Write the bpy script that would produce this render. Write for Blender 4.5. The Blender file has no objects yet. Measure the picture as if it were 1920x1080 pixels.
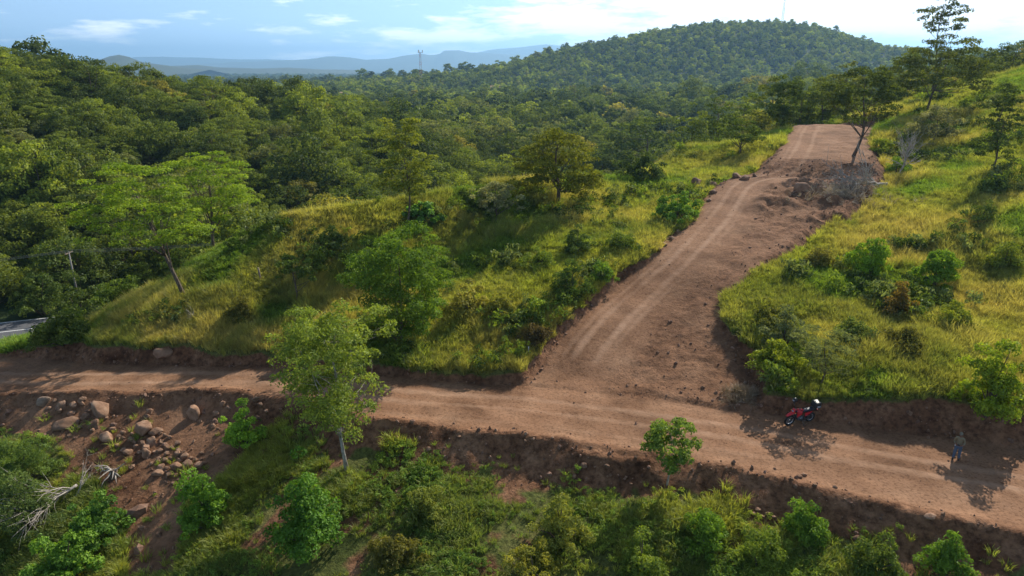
import bpy, bmesh, math, random
import numpy as np
from mathutils import Vector, Matrix
rad = math.radians
SC = bpy.context.scene
COL = SC.collection

# ------------------------------------------------------------------ camera, sky, sun, exposure
CAM_H = 19.0
F = 1280.0                                   # focal length in photo pixels (24 mm on 36 mm, 1920 wide)
PITCH = math.atan2(540 - 128, F)             # horizon at photo row 128
SP, CP = math.sin(PITCH), math.cos(PITCH)
cam = bpy.data.cameras.new('camera'); camo = bpy.data.objects.new('camera', cam); COL.objects.link(camo)
cam.lens = 24.0; cam.sensor_width = 36.0; cam.clip_start = 0.5; cam.clip_end = 90000.0
camo.location = (0, 0, CAM_H); camo.rotation_euler = (math.pi/2 - PITCH, 0, 0)
SC.camera = camo

SUN_AZ, SUN_EL = rad(36), rad(37)            # azimuth measured from +Y towards +X
sdir = Vector((math.sin(SUN_AZ)*math.cos(SUN_EL), math.cos(SUN_AZ)*math.cos(SUN_EL), math.sin(SUN_EL)))
world = bpy.data.worlds.new('World'); SC.world = world; world.use_nodes = True
wn, wl = world.node_tree.nodes, world.node_tree.links
wn.clear()
w_out = wn.new('ShaderNodeOutputWorld'); w_bg = wn.new('ShaderNodeBackground')
sky = wn.new('ShaderNodeTexSky'); sky.sky_type = 'NISHITA'; sky.sun_disc = False
sky.sun_elevation = SUN_EL; sky.sun_rotation = SUN_AZ
sky.altitude = 200; sky.air_density = 0.9; sky.dust_density = 0.2; sky.ozone_density = 4.0
w_bg.inputs['Strength'].default_value = 0.14
w_tc = wn.new('ShaderNodeTexCoord')
w_map = wn.new('ShaderNodeMapping'); w_map.inputs['Scale'].default_value = (5.0, 5.0, 26.0); w_map.inputs['Location'].default_value = (2.3, 0.7, 0.4)
w_noise = wn.new('ShaderNodeTexNoise'); w_noise.inputs['Scale'].default_value = 1.5; w_noise.inputs['Detail'].default_value = 9; w_noise.inputs['Roughness'].default_value = 0.58
w_dot = wn.new('ShaderNodeVectorMath'); w_dot.operation = 'DOT_PRODUCT'; w_dot.inputs[1].default_value = (math.sin(SUN_AZ), math.cos(SUN_AZ), 0)
w_cov = wn.new('ShaderNodeMapRange'); w_cov.inputs['From Min'].default_value = 0.55; w_cov.inputs['From Max'].default_value = 1.0
w_cov.inputs['To Min'].default_value = 0.0; w_cov.inputs['To Max'].default_value = 0.24
w_add = wn.new('ShaderNodeMath'); w_add.operation = 'ADD'
w_ramp = wn.new('ShaderNodeValToRGB'); w_ramp.color_ramp.elements[0].position = 0.57; w_ramp.color_ramp.elements[1].position = 0.70
w_mul = wn.new('ShaderNodeMath'); w_mul.operation = 'MULTIPLY'; w_mul.inputs[1].default_value = 0.9
w_mix = wn.new('ShaderNodeMixRGB'); w_mix.inputs['Color2'].default_value = (11.5, 11.6, 11.8, 1)
w_hsv = wn.new('ShaderNodeMixRGB'); w_hsv.inputs['Fac'].default_value = 0.72
w_bw = wn.new('ShaderNodeRGBToBW'); w_tint = wn.new('ShaderNodeMixRGB'); w_tint.blend_type = 'MULTIPLY'; w_tint.inputs['Fac'].default_value = 1; w_tint.inputs['Color2'].default_value = (0.54, 0.82, 1.24, 1)
wl.new(sky.outputs[0], w_bw.inputs[0]); wl.new(w_bw.outputs[0], w_tint.inputs['Color1']); wl.new(w_tint.outputs[0], w_hsv.inputs['Color2'])
wl.new(w_tc.outputs['Generated'], w_map.inputs['Vector']); wl.new(w_map.outputs[0], w_noise.inputs['Vector'])
wl.new(w_tc.outputs['Generated'], w_dot.inputs[0]); wl.new(w_dot.outputs['Value'], w_cov.inputs['Value'])
wl.new(w_noise.outputs[0], w_add.inputs[0]); wl.new(w_cov.outputs[0], w_add.inputs[1])
wl.new(w_add.outputs[0], w_ramp.inputs[0]); wl.new(w_ramp.outputs[0], w_mul.inputs[0])
wl.new(w_mul.outputs[0], w_mix.inputs['Fac']); wl.new(sky.outputs[0], w_hsv.inputs['Color1'])
wl.new(w_hsv.outputs[0], w_mix.inputs['Color1']); wl.new(w_mix.outputs[0], w_bg.inputs['Color'])
wl.new(w_bg.outputs[0], w_out.inputs['Surface'])

sun = bpy.data.lights.new('sun', 'SUN'); suno = bpy.data.objects.new('sun', sun); COL.objects.link(suno)
sun.energy = 5.0; sun.angle = rad(0.5); sun.color = (1.0, 0.93, 0.82)
suno.rotation_euler = sdir.to_track_quat('Z', 'Y').to_euler(); suno.location = (60, 80, 90)

SC.view_settings.view_transform = 'Standard'; SC.view_settings.look = 'None'
SC.view_settings.gamma = 1.0; SC.view_settings.exposure = 0.42; SC.view_settings.use_curve_mapping = False
cy = SC.cycles
cy.max_bounces = 5; cy.diffuse_bounces = 3; cy.glossy_bounces = 1; cy.transmission_bounces = 3; cy.volume_bounces = 0
cy.caustics_reflective = False; cy.caustics_refractive = False; cy.use_denoising = True

# ------------------------------------------------------------------ numeric helpers
def ray(px, py):
    a = (np.asarray(px, float) - 960)/F; b = (np.asarray(py, float) - 540)/F
    return a, CP - b*SP, -SP - b*CP
def Wt(px, py, t):
    a, b, c = ray(px, py); return np.array([a*t, b*t, CAM_H + c*t])
def Wz(px, py, z):
    a, b, c = ray(px, py); t = (z - CAM_H)/c; return np.array([a*t, b*t, z])
def proj(x, y, z):
    x, y, z = (np.asarray(v, float) for v in (x, y, z))
    t = y*CP - (z - CAM_H)*SP; v = y*SP + (z - CAM_H)*CP
    ts = np.where(t > 0.1, t, 0.1)
    return 960 + F*x/ts, 540 - F*v/ts, t
def sstep(a, b, x):
    u = np.clip((np.asarray(x, float) - a)/(b - a), 0, 1); return u*u*(3 - 2*u)
def _h(ix, iy, s):
    n = (ix.astype(np.int64)*374761393 + iy.astype(np.int64)*668265263 + s*1442695041) & 0xffffffff
    n = ((n ^ (n >> 13))*1274126177) & 0xffffffff
    return ((n ^ (n >> 16)) & 0xffff)/65535.0
def vnoise(x, y, s=0):
    x0, y0 = np.floor(x), np.floor(y); fx, fy = x - x0, y - y0
    fx = fx*fx*(3-2*fx); fy = fy*fy*(3-2*fy)
    return ((_h(x0, y0, s)*(1-fx) + _h(x0+1, y0, s)*fx)*(1-fy) + (_h(x0, y0+1, s)*(1-fx) + _h(x0+1, y0+1, s)*fx)*fy)*2 - 1
def fbm(x, y, scale, s=0, octv=4, gain=0.5):
    x = np.asarray(x, float)/scale; y = np.asarray(y, float)/scale; r = 0; a = 1; n = 0
    for k in range(octv):
        r = r + a*vnoise(x, y, s + 17*k); n += a; a *= gain; x = x*2.03 + 5.1; y = y*2.03 + 3.7
    return r/n
def inpoly(x, y, P):
    P = np.asarray(P, float); c = np.zeros(np.shape(x), bool); j = len(P) - 1
    for i in range(len(P)):
        xi, yi = P[i]; xj, yj = P[j]
        m = ((yi > y) != (yj > y)) & (x < (xj - xi)*(y - yi)/((yj - yi) if yj != yi else 1e-9) + xi)
        c ^= m; j = i
    return c

# ------------------------------------------------------------------ terrain: natural surface
CP_ = []
def cz(px, py, z): CP_.append(Wz(px, py, z))
def ct(px, py, t): CP_.append(Wt(px, py, t))
def cw(x, y, z): CP_.append(np.array([x, y, z], float))
# slope under the lower road
for px, py, z in ((100, 1000, -5.0), (0, 1080, -6.4), (60, 860, -3.8), (400, 1080, -4.2), (350, 905, -3.2), (200, 960, -4.2), (560, 960, -2.8),
                  (700, 1080, -3.2), (655, 925, -2.1), (1000, 1080, -2.5), (1000, 900, -1.4), (1250, 1080, -2.2), (1250, 940, -1.2), (1500, 1080, -1.9), (1500, 980, -1.2), (1700, 1080, -1.5), (1900, 1080, -1.2)): cz(px, py, z)
for p in ((0, 10, -7), (-30, 10, -11), (30, 10, -5.5), (-60, 20, -12), (60, 16, -2), (0, -20, -14), (60, 0, -6), (-60, 36, -8)): cw(*p)
# spur: crest and flank
RIDGE = [Wt(*p) for p in ((-60, 668, 56), (60, 648, 54), (190, 598, 56.5), (350, 512, 62), (450, 452, 66), (560, 402, 70), (640, 372, 73), (800, 348, 77), (950, 345, 79), (1110, 337, 82), (1270, 292, 95), (1440, 262, 101))]
CP_ += RIDGE
for p in ((350, 600, 52.0), (500, 560, 53), (650, 520, 55), (500, 640, 49.2), (700, 600, 49.8), (850, 640, 46.6), (850, 480, 59), (1000, 520, 53.2), (1000, 620, 46.5), (1100, 480, 56.5), (1150, 400, 67),
          (200, 640, 51.5), (1250, 370, 73), (1350, 310, 84)): ct(*p)
# right-hand hillside
for p in ((1500, 420, 61.5), (1700, 430, 59.5), (1750, 540, 50.5), (1900, 600, 45), (1900, 700, 39.5), (1700, 700, 39.5), (1600, 650, 42.6), (1450, 600, 46.3), (1500, 700, 41), (1856, 325, 68), (1920, 420, 55.5),
          (1738, 212, 95), (1850, 160, 101), (1920, 135, 108), (1700, 300, 78), (1600, 330, 75), (1650, 250, 90), (1800, 250, 83)): ct(*p)
# upper road / plateau line
for p in ((1220, 590, 48.6), (1320, 485, 55.6), (1400, 405, 63.4), (1440, 348, 70), (1490, 320, 77), (1530, 290, 82), (1560, 236, 100)): ct(*p)
# behind the spur, highway valley, wooded hill on the left, valley floor, land behind the plateau
for p in ((-72, 60, -8.8), (-56, 71, -9), (-40, 79, -9.3), (-24, 86, -9.6), (-5, 104, -10), (16, 122, -10), (-50, 66, -8.6), (-30, 70, -7.0), (-12, 89, -5.5), (8, 95, -2.5), (30, 108, -3), (44, 118, 5), (50, 135, -4),
          (-40, 105, -9), (0, 125, -10.5), (-82, 111, -5), (-75, 88, -8.5), (-100, 80, -4), (-105, 140, 6), (-121, 172, 15.0), (-103, 195, 8.6), (-82, 212, 7.6), (-62, 212, 4), (-60, 160, 0), (-34, 165, -3), (-11, 128, -9),
          (-150, 170, 18), (-180, 220, 16), (-120, 260, 6), (-60, 290, -8), (0, 200, -11), (60, 220, -12), (0, 300, -12), (110, 300, -8), (60, 160, -5), (80, 128, 12), (97, 125, 17), (130, 120, 24), (110, 180, 10), (160, 200, 18), (80, 70, 14), (100, 40, 12), (-110, 40, -8), (-140, 100, 2)): cw(*p)
C = np.array(CP_)
def _U(r2): return 0.5*r2*np.log(r2 + 1e-9)
def tps_fit(C, lam=1.5):
    n = len(C); P = C[:, :2]/50.0
    d2 = ((P[:, None] - P[None])**2).sum(-1)
    K = _U(d2) + np.eye(n)*lam*1e-3
    A = np.zeros((n+3, n+3)); A[:n, :n] = K; A[:n, n] = 1; A[:n, n+1:] = P; A[n, :n] = 1; A[n+1:, :n] = P.T
    return P, np.linalg.solve(A, np.concatenate([C[:, 2], [0, 0, 0]]))
TP, TW = tps_fit(C)
def tps(x, y):
    x = np.asarray(x, float); y = np.asarray(y, float); sh = x.shape
    q = np.stack([x.ravel(), y.ravel()], 1)/50.0; out = np.empty(len(q))
    for i in range(0, len(q), 40000):
        s = q[i:i+40000]; d2 = (s[:, 0:1] - TP[:, 0])**2 + (s[:, 1:2] - TP[:, 1])**2
        out[i:i+40000] = _U(d2) @ TW[:-3] + TW[-3] + s @ TW[-2:]
    return out.reshape(sh)
_HP = np.array([(200, -2), (500, 6), (700, 16), (880, 27), (960, 39), (1050, 57), (1150, 74), (1250, 88), (1330, 97), (1450, 99), (1530, 92), (1600, 78), (1640, 68), (1700, 62), (1800, 58), (2000, 50), (2600, 10)], float)
HILLX = (_HP[:, 0] - 960)/F*935; HILLZ = _HP[:, 1]*0.915
def farland(x, y):
    d = np.hypot(x, y)
    z = -12 - 16*sstep(500, 2500, d) + 1.2*fbm(x, y, 90, 5)
    hp = np.interp(x*1000/np.maximum(y, 300), HILLX, HILLZ)
    hp = hp + 3.0*fbm(x, y, 60, 8)
    g = np.exp(-((y - 1010)/np.where(y < 1010, 165, 420))**2)
    hz = hp*g
    # wooded rise behind the right-hand hillside
    hz2 = 26*np.exp(-((x - 330)/170)**2 - ((y - 420)/150)**2)
    return z + np.maximum(hz, 0) + hz2
def base(x, y):
    x = np.asarray(x, float); y = np.asarray(y, float)
    d = np.hypot(x, y); w = sstep(230, 330, d)
    cx = np.clip(x, -330, 330); cyy = np.clip(y, -60, 340)
    near = tps(cx, cyy)
    near = near + 0.35*fbm(x, y, 7, 2, 4)*sstep(20, 40, d)
    return near*(1-w) + farland(x, y)*w

# ------------------------------------------------------------------ roads cut into it
def road(pairs):
    L = np.array([Wz(a[0], a[1], z) for a, b, z in pairs]); R = np.array([Wz(b[0], b[1], z) for a, b, z in pairs])
    M = (L + R)/2; hw = np.linalg.norm((L - R)[:, :2], axis=1)/2
    k = 6; n = len(M); tt = np.linspace(0, n-1, (n-1)*k+1)
    def cr(A):
        out = []
        for t in tt:
            i = min(int(t), n-2); u = t - i
            p0, p1, p2, p3 = A[max(i-1, 0)], A[i], A[i+1], A[min(i+2, n-1)]
            out.append(0.5*((2*p1) + (-p0+p2)*u + (2*p0-5*p1+4*p2-p3)*u*u + (-p0+3*p1-3*p2+p3)*u**3))
        return np.array(out)
    return cr(M), cr(hw)
LOW = road([((-260, 668), (-260, 730), -3.6), ((0, 676), (0, 737), -2.6), ((130, 684), (130, 737), -2.0), ((300, 687), (300, 733), -1.4), ((480, 690), (500, 735), -0.8), ((640, 700), (640, 765), -0.4), ((800, 712), (800, 797), -0.1),
            ((1000, 725), (1000, 818), 0), ((1200, 742), (1200, 850), 0), ((1400, 768), (1400, 885), 0), ((1550, 790), (1550, 920), 0), ((1730, 815), (1730, 962), 0), ((1920, 842), (1920, 1000), 0), ((2200, 890), (2200, 1070), 0)])
UP = road([((985, 735), (1390, 770), 0.0), ((1000, 712), (1420, 722), 0.3), ((1042, 655), (1385, 655), 1.2), ((1105, 590), (1348, 590), 2.2), ((1165, 530), (1378, 540), 3.2), ((1222, 480), (1425, 490), 4.4), ((1300, 402), (1530, 412), 6.0), ((1345, 350), (1615, 356), 7.5),
           ((1425, 328), (1640, 332), 8.05), ((1452, 298), (1632, 302), 9.3), ((1475, 260), (1632, 265), 10.25), ((1490, 236), (1642, 240), 10.9)])
HWY = (np.array([[-160, 30, -8], [-110, 49, -8.5], [-57, 70.6, -9], [-25, 86, -9.5], [-2, 107, -10], [14, 140, -10.5], [5, 190, -11]], float), np.full(7, 3.7))
def seg_info(x, y, M, hw):
    """signed distance to the road edge, road height, half width, lateral offset, arc length (softly blended between segments)"""
    D = []; Z = []; W = []; L = []; S = []; acc = 0.0
    for i in range(len(M)-1):
        a, b = M[i], M[i+1]; ex, ey = b[0]-a[0], b[1]-a[1]; l2 = ex*ex+ey*ey
        u = np.clip(((x-a[0])*ex + (y-a[1])*ey)/l2, 0, 1)
        dx = x - (a[0]+u*ex); dy = y - (a[1]+u*ey); d = np.hypot(dx, dy)
        D.append(d); Z.append(a[2]+u*(b[2]-a[2])); W.append(hw[i] + u*(hw[i+1]-hw[i])); L.append(np.where(ex*dy - ey*dx > 0, d, -d)); S.append(acc + u*math.sqrt(l2)); acc += math.sqrt(l2)
    D = np.array(D, np.float32); dm = D.min(0); k = np.exp(-(D - dm)/0.35); k /= k.sum(0)
    w = (k*np.array(W, np.float32)).sum(0)
    return dm - w, (k*np.array(Z, np.float32)).sum(0), w, (k*np.array(L, np.float32)).sum(0), (k*np.array(S, np.float32)).sum(0)
def terrain(x, y, full=False):
    x = np.asarray(x, float); y = np.asarray(y, float)
    nat = base(x, y); z = nat.copy()
    jit = 0.55*fbm(x, y, 2.6, 31, 3) + 0.25*fbm(x, y, 0.9, 33, 2)
    info = {}
    near = (np.abs(x) < 75) & (y > 12) & (y < 125)
    eL = np.full(x.shape, 99.); eU = np.full(x.shape, 99.); latU = np.zeros(x.shape); wU = np.zeros(x.shape); sU = np.zeros(x.shape); sL = np.zeros(x.shape); latL = np.zeros(x.shape)
    if near.any():
        xs, ys = x[near], y[near]; n0 = z[near]; jn = jit[near]
        eu, zu, wu, lu, su = seg_info(xs, ys, *UP)
        el, zl, wl_, ll, sl = seg_info(xs, ys, *LOW)
        rel = 0.05*fbm(xs, ys, 1.1, 41, 3) + 0.03*fbm(xs, ys, 0.4, 43, 2)
        # earthworks: rough spoil on the right half of the upper road, lumps near its top
        rough = sstep(4.6, 6.2, wu - lu)*sstep(1.5, 0.0, eu)
        rel_u = rel*(0.5 + 1.3*rough) + 0.05*rough*fbm(xs, ys, 0.9, 47, 3)
        topz = sstep(25, 31, su)*sstep(46, 41, su)
        rel_u = rel_u + topz*(0.95*np.maximum(fbm(xs, ys, 2.0, 49, 4) + 0.1, -0.1))*sstep(3.8, 6.0, wu - lu)
        def cut(n0, e, zr, relief, kup, kdn):
            ej = np.maximum(e + jn*0.75, 0)
            hi = zr + kup*ej**0.92 + relief; lo = zr - kdn*ej + relief
            return np.where(e + jn*0.75 <= 0, zr + relief, np.clip(n0, lo, hi))
        za = cut(n0, eu, zu, rel_u, 1.35, 0.8)
        # small spoil windrow along the outer edge of the lower road
        berm = 0.22*np.exp(-((el + 0.1 + jn)/0.45)**2)*(0.6 + 0.8*fbm(xs, ys, 1.8, 55, 2))*(ll < 0)
        zb = cut(za, el, zl, rel + berm, 1.55, 0.7)
        z[near] = zb; eL[near] = el; eU[near] = eu; latU[near] = lu; wU[near] = wu; latL[near] = ll; sU[near] = su; sL[near] = sl
    hm = (np.abs(x) < 170) & (y > 20) & (y < 170)
    eH = np.full(x.shape, 99.); latH = np.zeros(x.shape)
    if hm.any():
        eh, zh, wh, lh, sh_ = seg_info(x[hm], y[hm], *HWY)
        n0 = z[hm]; ej = np.maximum(eh - 2.5, 0)
        z[hm] = np.clip(n0, zh - 0.6*ej - 0.02, zh + 0.8*ej - 0.02); eH[hm] = eh; latH[hm] = lh
    # plateau crest: land falls away behind it
    if full:
        ch = np.abs(z - nat)
        return z, nat, eL, eU, eH, latU, latL, latH, jit, wU, sU, sL
    return z

# non-uniform grid: fine near, coarse to the horizon
def axis(core, out_hi, ratio, lo_ext=None):
    a = list(core); st = core[-1]-core[-2]; v = core[-1]
    while v < out_hi: st *= ratio; v += st; a.append(v)
    if lo_ext is not None:
        st = core[1]-core[0]; v = core[0]; pre = []
        while v > lo_ext: st *= ratio; v -= st; pre.append(v)
        a = pre[::-1] + a
    return np.array(a)
xs = axis(np.arange(-46, 46.001, 0.19), 17000, 1.075, -17000)
yc = np.concatenate([np.arange(20, 50, 0.15), np.arange(50, 80, 0.22), np.arange(80, 112, 0.32)])
ys = axis(yc, 18000, 1.06, -2500)
GX, GY = np.meshgrid(xs, ys)
GZ, NAT, EL, EU, EH, LATU, LATL, LATH, JIT, WU, SU, SL = terrain(GX, GY, True)
EDG = WU - LATU      # distance from the left edge of the climbing road

def H(x, y):
    x = np.asarray(x, float); y = np.asarray(y, float)
    i = np.clip(np.searchsorted(xs, x) - 1, 0, len(xs)-2); j = np.clip(np.searchsorted(ys, y) - 1, 0, len(ys)-2)
    u = (x - xs[i])/(xs[i+1]-xs[i]); v = (y - ys[j])/(ys[j+1]-ys[j])
    return GZ[j, i]*(1-u)*(1-v) + GZ[j, i+1]*u*(1-v) + GZ[j+1, i]*(1-u)*v + GZ[j+1, i+1]*u*v
def lookup(A, x, y):
    i = np.clip(np.searchsorted(xs, x) - 1, 0, len(xs)-2); j = np.clip(np.searchsorted(ys, y) - 1, 0, len(ys)-2)
    return A[j, i]
def at(px, py, tmin=20, tmax=400):
    """first ground point along the ray through a photo pixel"""
    a, b, c = ray(px, py); t = np.concatenate([np.arange(tmin, 130, 0.12), np.arange(130, tmax, 0.6)])
    d = CAM_H + c*t - H(a*t, b*t); k = np.argmax(d < 0)
    if d[k] >= 0: k = len(t)-1
    k = max(k, 1); f = d[k-1]/(d[k-1]-d[k]) if d[k-1] != d[k] else 0
    tt = t[k-1] + f*(t[k]-t[k-1])
    return Vector((a*tt, b*tt, float(H(a*tt, b*tt)))), float(tt)

PXG, PYG, TG = proj(GX, GY, GZ)
FAN = [(-100, 742), (440, 742), (500, 800), (430, 880), (340, 960), (330, 1080), (230, 1090), (235, 960), (150, 880), (110, 830), (0, 805), (-100, 800)]
fan = inpoly(PXG, PYG, FAN) & (TG > 25) & (TG < 60) & (EL < 14)
ridge_x = np.array([p[0] for p in RIDGE]); ridge_y = np.array([p[1] for p in RIDGE])
def ridgeY(x): return np.interp(x, ridge_x, ridge_y)
moved = np.abs(GZ - NAT)
edgeU = sstep(0.35, -0.35, EU + JIT*1.5 - 0.2); edgeL = sstep(0.35, -0.35, EL + JIT*1.2 - 0.1)
banks = sstep(0.06, 0.3, moved)*sstep(3.4, 2.2, np.minimum(EL, EU) + JIT*2)
low_side = (LATL < 0) & (EL > 0)
scree = np.where(low_side & (EL < 4.5), sstep(0.1, -0.35, fbm(GX, GY, 1.6, 61, 3) + EL*0.22 - 0.45), 0)
bare = np.where(low_side & (EL < 16), 0.75*sstep(-0.05, 0.35, fbm(GX, GY, 2.4, 63, 3)), 0)
SOIL = np.clip(np.maximum.reduce([edgeU, edgeL, banks, scree, bare, np.where(fan, 0.96, 0)]), 0, 1)
ROADM = np.maximum(edgeU, edgeL)

# ------------------------------------------------------------------ mesh helpers
def mesh_np(name, V, Q, mats, attrs=None, smooth=False, mi=None):
    """V (n,3); Q (m,k) faces of one size or a list of such arrays"""
    if not isinstance(Q, list): Q = [Q]
    Q = [np.asarray(q, np.int32) for q in Q if len(q)]
    me = bpy.data.meshes.new(name); V = np.asarray(V, np.float32)
    me.vertices.add(len(V)); me.vertices.foreach_set('co', V.ravel())
    nl = sum(q.size for q in Q); npoly = sum(len(q) for q in Q)
    me.loops.add(nl); me.polygons.add(npoly)
    me.loops.foreach_set('vertex_index', np.concatenate([q.ravel() for q in Q]))
    tot = np.concatenate([np.full(len(q), q.shape[1], np.int32) for q in Q])
    me.polygons.foreach_set('loop_start', np.concatenate([[0], np.cumsum(tot)[:-1]]).astype(np.int32))
    me.polygons.foreach_set('use_smooth', np.full(npoly, smooth))
    for m in mats: me.materials.append(m)
    if mi is not None: me.polygons.foreach_set('material_index', np.asarray(mi, np.int32))
    for k, v in (attrs or {}).items():
        v = np.asarray(v, np.float32)
        if v.ndim == 1: a = me.attributes.new(k, 'FLOAT', 'POINT'); a.data.foreach_set('value', v)
        else: a = me.attributes.new(k, 'FLOAT_VECTOR', 'POINT'); a.data.foreach_set('vector', v.ravel())
    me.update(calc_edges=True)
    return me
def link(name, data, parent=None, loc=None):
    o = bpy.data.objects.new(name, data); COL.objects.link(o)
    if parent is not None: o.parent = parent
    if loc is not None: o.location = loc
    return o
def tag(o, label=None, cat=None, group=None, kind=None):
    if label: o['label'] = label
    if cat: o['category'] = cat
    if group: o['group'] = group
    if kind: o['kind'] = kind
    return o

class MB:
    def __init__(s): s.v = []; s.f = []; s.n = 0
    def add(s, V, Fs):
        s.v.append(np.asarray(V, float)); s.f += [[i + s.n for i in f] for f in Fs]; s.n += len(V); return s
    def tube(s, P, R, k=6, cap=True):
        P = [Vector(p) for p in P]; n = len(P)
        if not hasattr(R, '__len__'): R = [R]*n
        V = []; ref = None
        for i in range(n):
            d = (P[min(i+1, n-1)] - P[max(i-1, 0)])
            d = d.normalized() if d.length > 1e-9 else Vector((0, 0, 1))
            if ref is None: ref = d.orthogonal().normalized()
            u = (ref - d*ref.dot(d)); u = u.normalized() if u.length > 1e-6 else d.orthogonal().normalized(); ref = u; w = d.cross(u)
            for j in range(k):
                a = 2*math.pi*j/k; V.append(tuple(P[i] + (u*math.cos(a) + w*math.sin(a))*R[i]))
        Fs = [[i*k+j, i*k+(j+1) % k, (i+1)*k+(j+1) % k, (i+1)*k+j] for i in range(n-1) for j in range(k)]
        if cap: Fs += [list(range(k))[::-1], [(n-1)*k+j for j in range(k)]]
        return s.add(V, Fs)
    def box(s, c, d, M=None, taper=1.0, bev=0.0):
        x, y, z = d[0]/2, d[1]/2, d[2]/2
        bm = bmesh.new(); bmesh.ops.create_cube(bm, size=1.0)
        for v in bm.verts:
            t = taper if v.co.z > 0 else 1.0
            v.co = Vector((v.co.x*d[0]*t, v.co.y*d[1]*t, v.co.z*d[2]))
        if bev > 0: bmesh.ops.bevel(bm, geom=bm.edges[:], offset=bev, segments=2, affect='EDGES', profile=0.5)
        M = M or Matrix.Identity(4); T = Matrix.Translation(Vector(c)) @ M.to_4x4()
        bm.verts.index_update()
        s.add([tuple(T @ v.co) for v in bm.verts], [[v.index for v in f.verts] for f in bm.faces]); bm.free(); return s
    def ball(s, c, r, M=None, nu=10, nv=7, fn=None):
        r = (r, r, r) if not hasattr(r, '__len__') else r; V = []
        for i in range(nv+1):
            th = math.pi*i/nv
            for j in range(nu):
                ph = 2*math.pi*j/nu; p = Vector((r[0]*math.sin(th)*math.cos(ph), r[1]*math.sin(th)*math.sin(ph), r[2]*math.cos(th)))
                if fn: p = fn(p)
                if M is not None: p = M @ p
                V.append(tuple(p + Vector(c)))
        return s.add(V, [[i*nu+j, (i+1)*nu+j, (i+1)*nu+(j+1) % nu, i*nu+(j+1) % nu] for i in range(nv) for j in range(nu)])
    def torus(s, c, R, r, axis='Y', nu=28, nv=8, sy=1.0):
        V = []
        for i in range(nu):
            a = 2*math.pi*i/nu
            for j in range(nv):
                b = 2*math.pi*j/nv; q = R + r*math.cos(b); h = r*math.sin(b)*sy
                p = (q*math.cos(a), h, q*math.sin(a)) if axis == 'Y' else (q*math.cos(a), q*math.sin(a), h)
                V.append((p[0]+c[0], p[1]+c[1], p[2]+c[2]))
        return s.add(V, [[i*nv+j, i*nv+(j+1) % nv, ((i+1) % nu)*nv+(j+1) % nv, ((i+1) % nu)*nv+j] for i in range(nu) for j in range(nv)])
    def mesh(s, name, mat, smooth=True):
        me = bpy.data.meshes.new(name); me.from_pydata(np.concatenate(s.v).tolist(), [], s.f)
        me.materials.append(mat); me.polygons.foreach_set('use_smooth', [smooth]*len(me.polygons)); me.update(); return me
    def build(s, name, mat, parent=None, smooth=True): return link(name, s.mesh(name, mat, smooth), parent)

# ------------------------------------------------------------------ materials
def newmat(name):
    m = bpy.data.materials.new(name); m.use_nodes = True; nt = m.node_tree; nt.nodes.clear()
    out = nt.nodes.new('ShaderNodeOutputMaterial'); return m, nt.nodes, nt.links, out
def N(nodes, typ, **kw):
    n = nodes.new(typ)
    for k, v in kw.items():
        if k in n.inputs: n.inputs[k].default_value = v
        else: setattr(n, k, v)
    return n
def plain(name, col, rough=0.6, metal=0.0, var=0.25, scale=30.0):
    m, n, l, out = newmat(name); b = N(n, 'ShaderNodeBsdfPrincipled'); b.inputs['Roughness'].default_value = rough; b.inputs['Metallic'].default_value = metal
    tc = N(n, 'ShaderNodeTexCoord'); no = N(n, 'ShaderNodeTexNoise'); no.inputs['Scale'].default_value = scale; no.inputs['Detail'].default_value = 4
    mx = N(n, 'ShaderNodeMixRGB'); mx.inputs[1].default_value = tuple(c*(1-var) for c in col) + (1,); mx.inputs[2].default_value = tuple(min(1, c*(1+var)) for c in col) + (1,)
    l.new(tc.outputs['Object'], no.inputs['Vector']); l.new(no.outputs[0], mx.inputs[0]); l.new(mx.outputs[0], b.inputs['Base Color']); l.new(b.outputs[0], out.inputs['Surface'])
    return m

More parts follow.
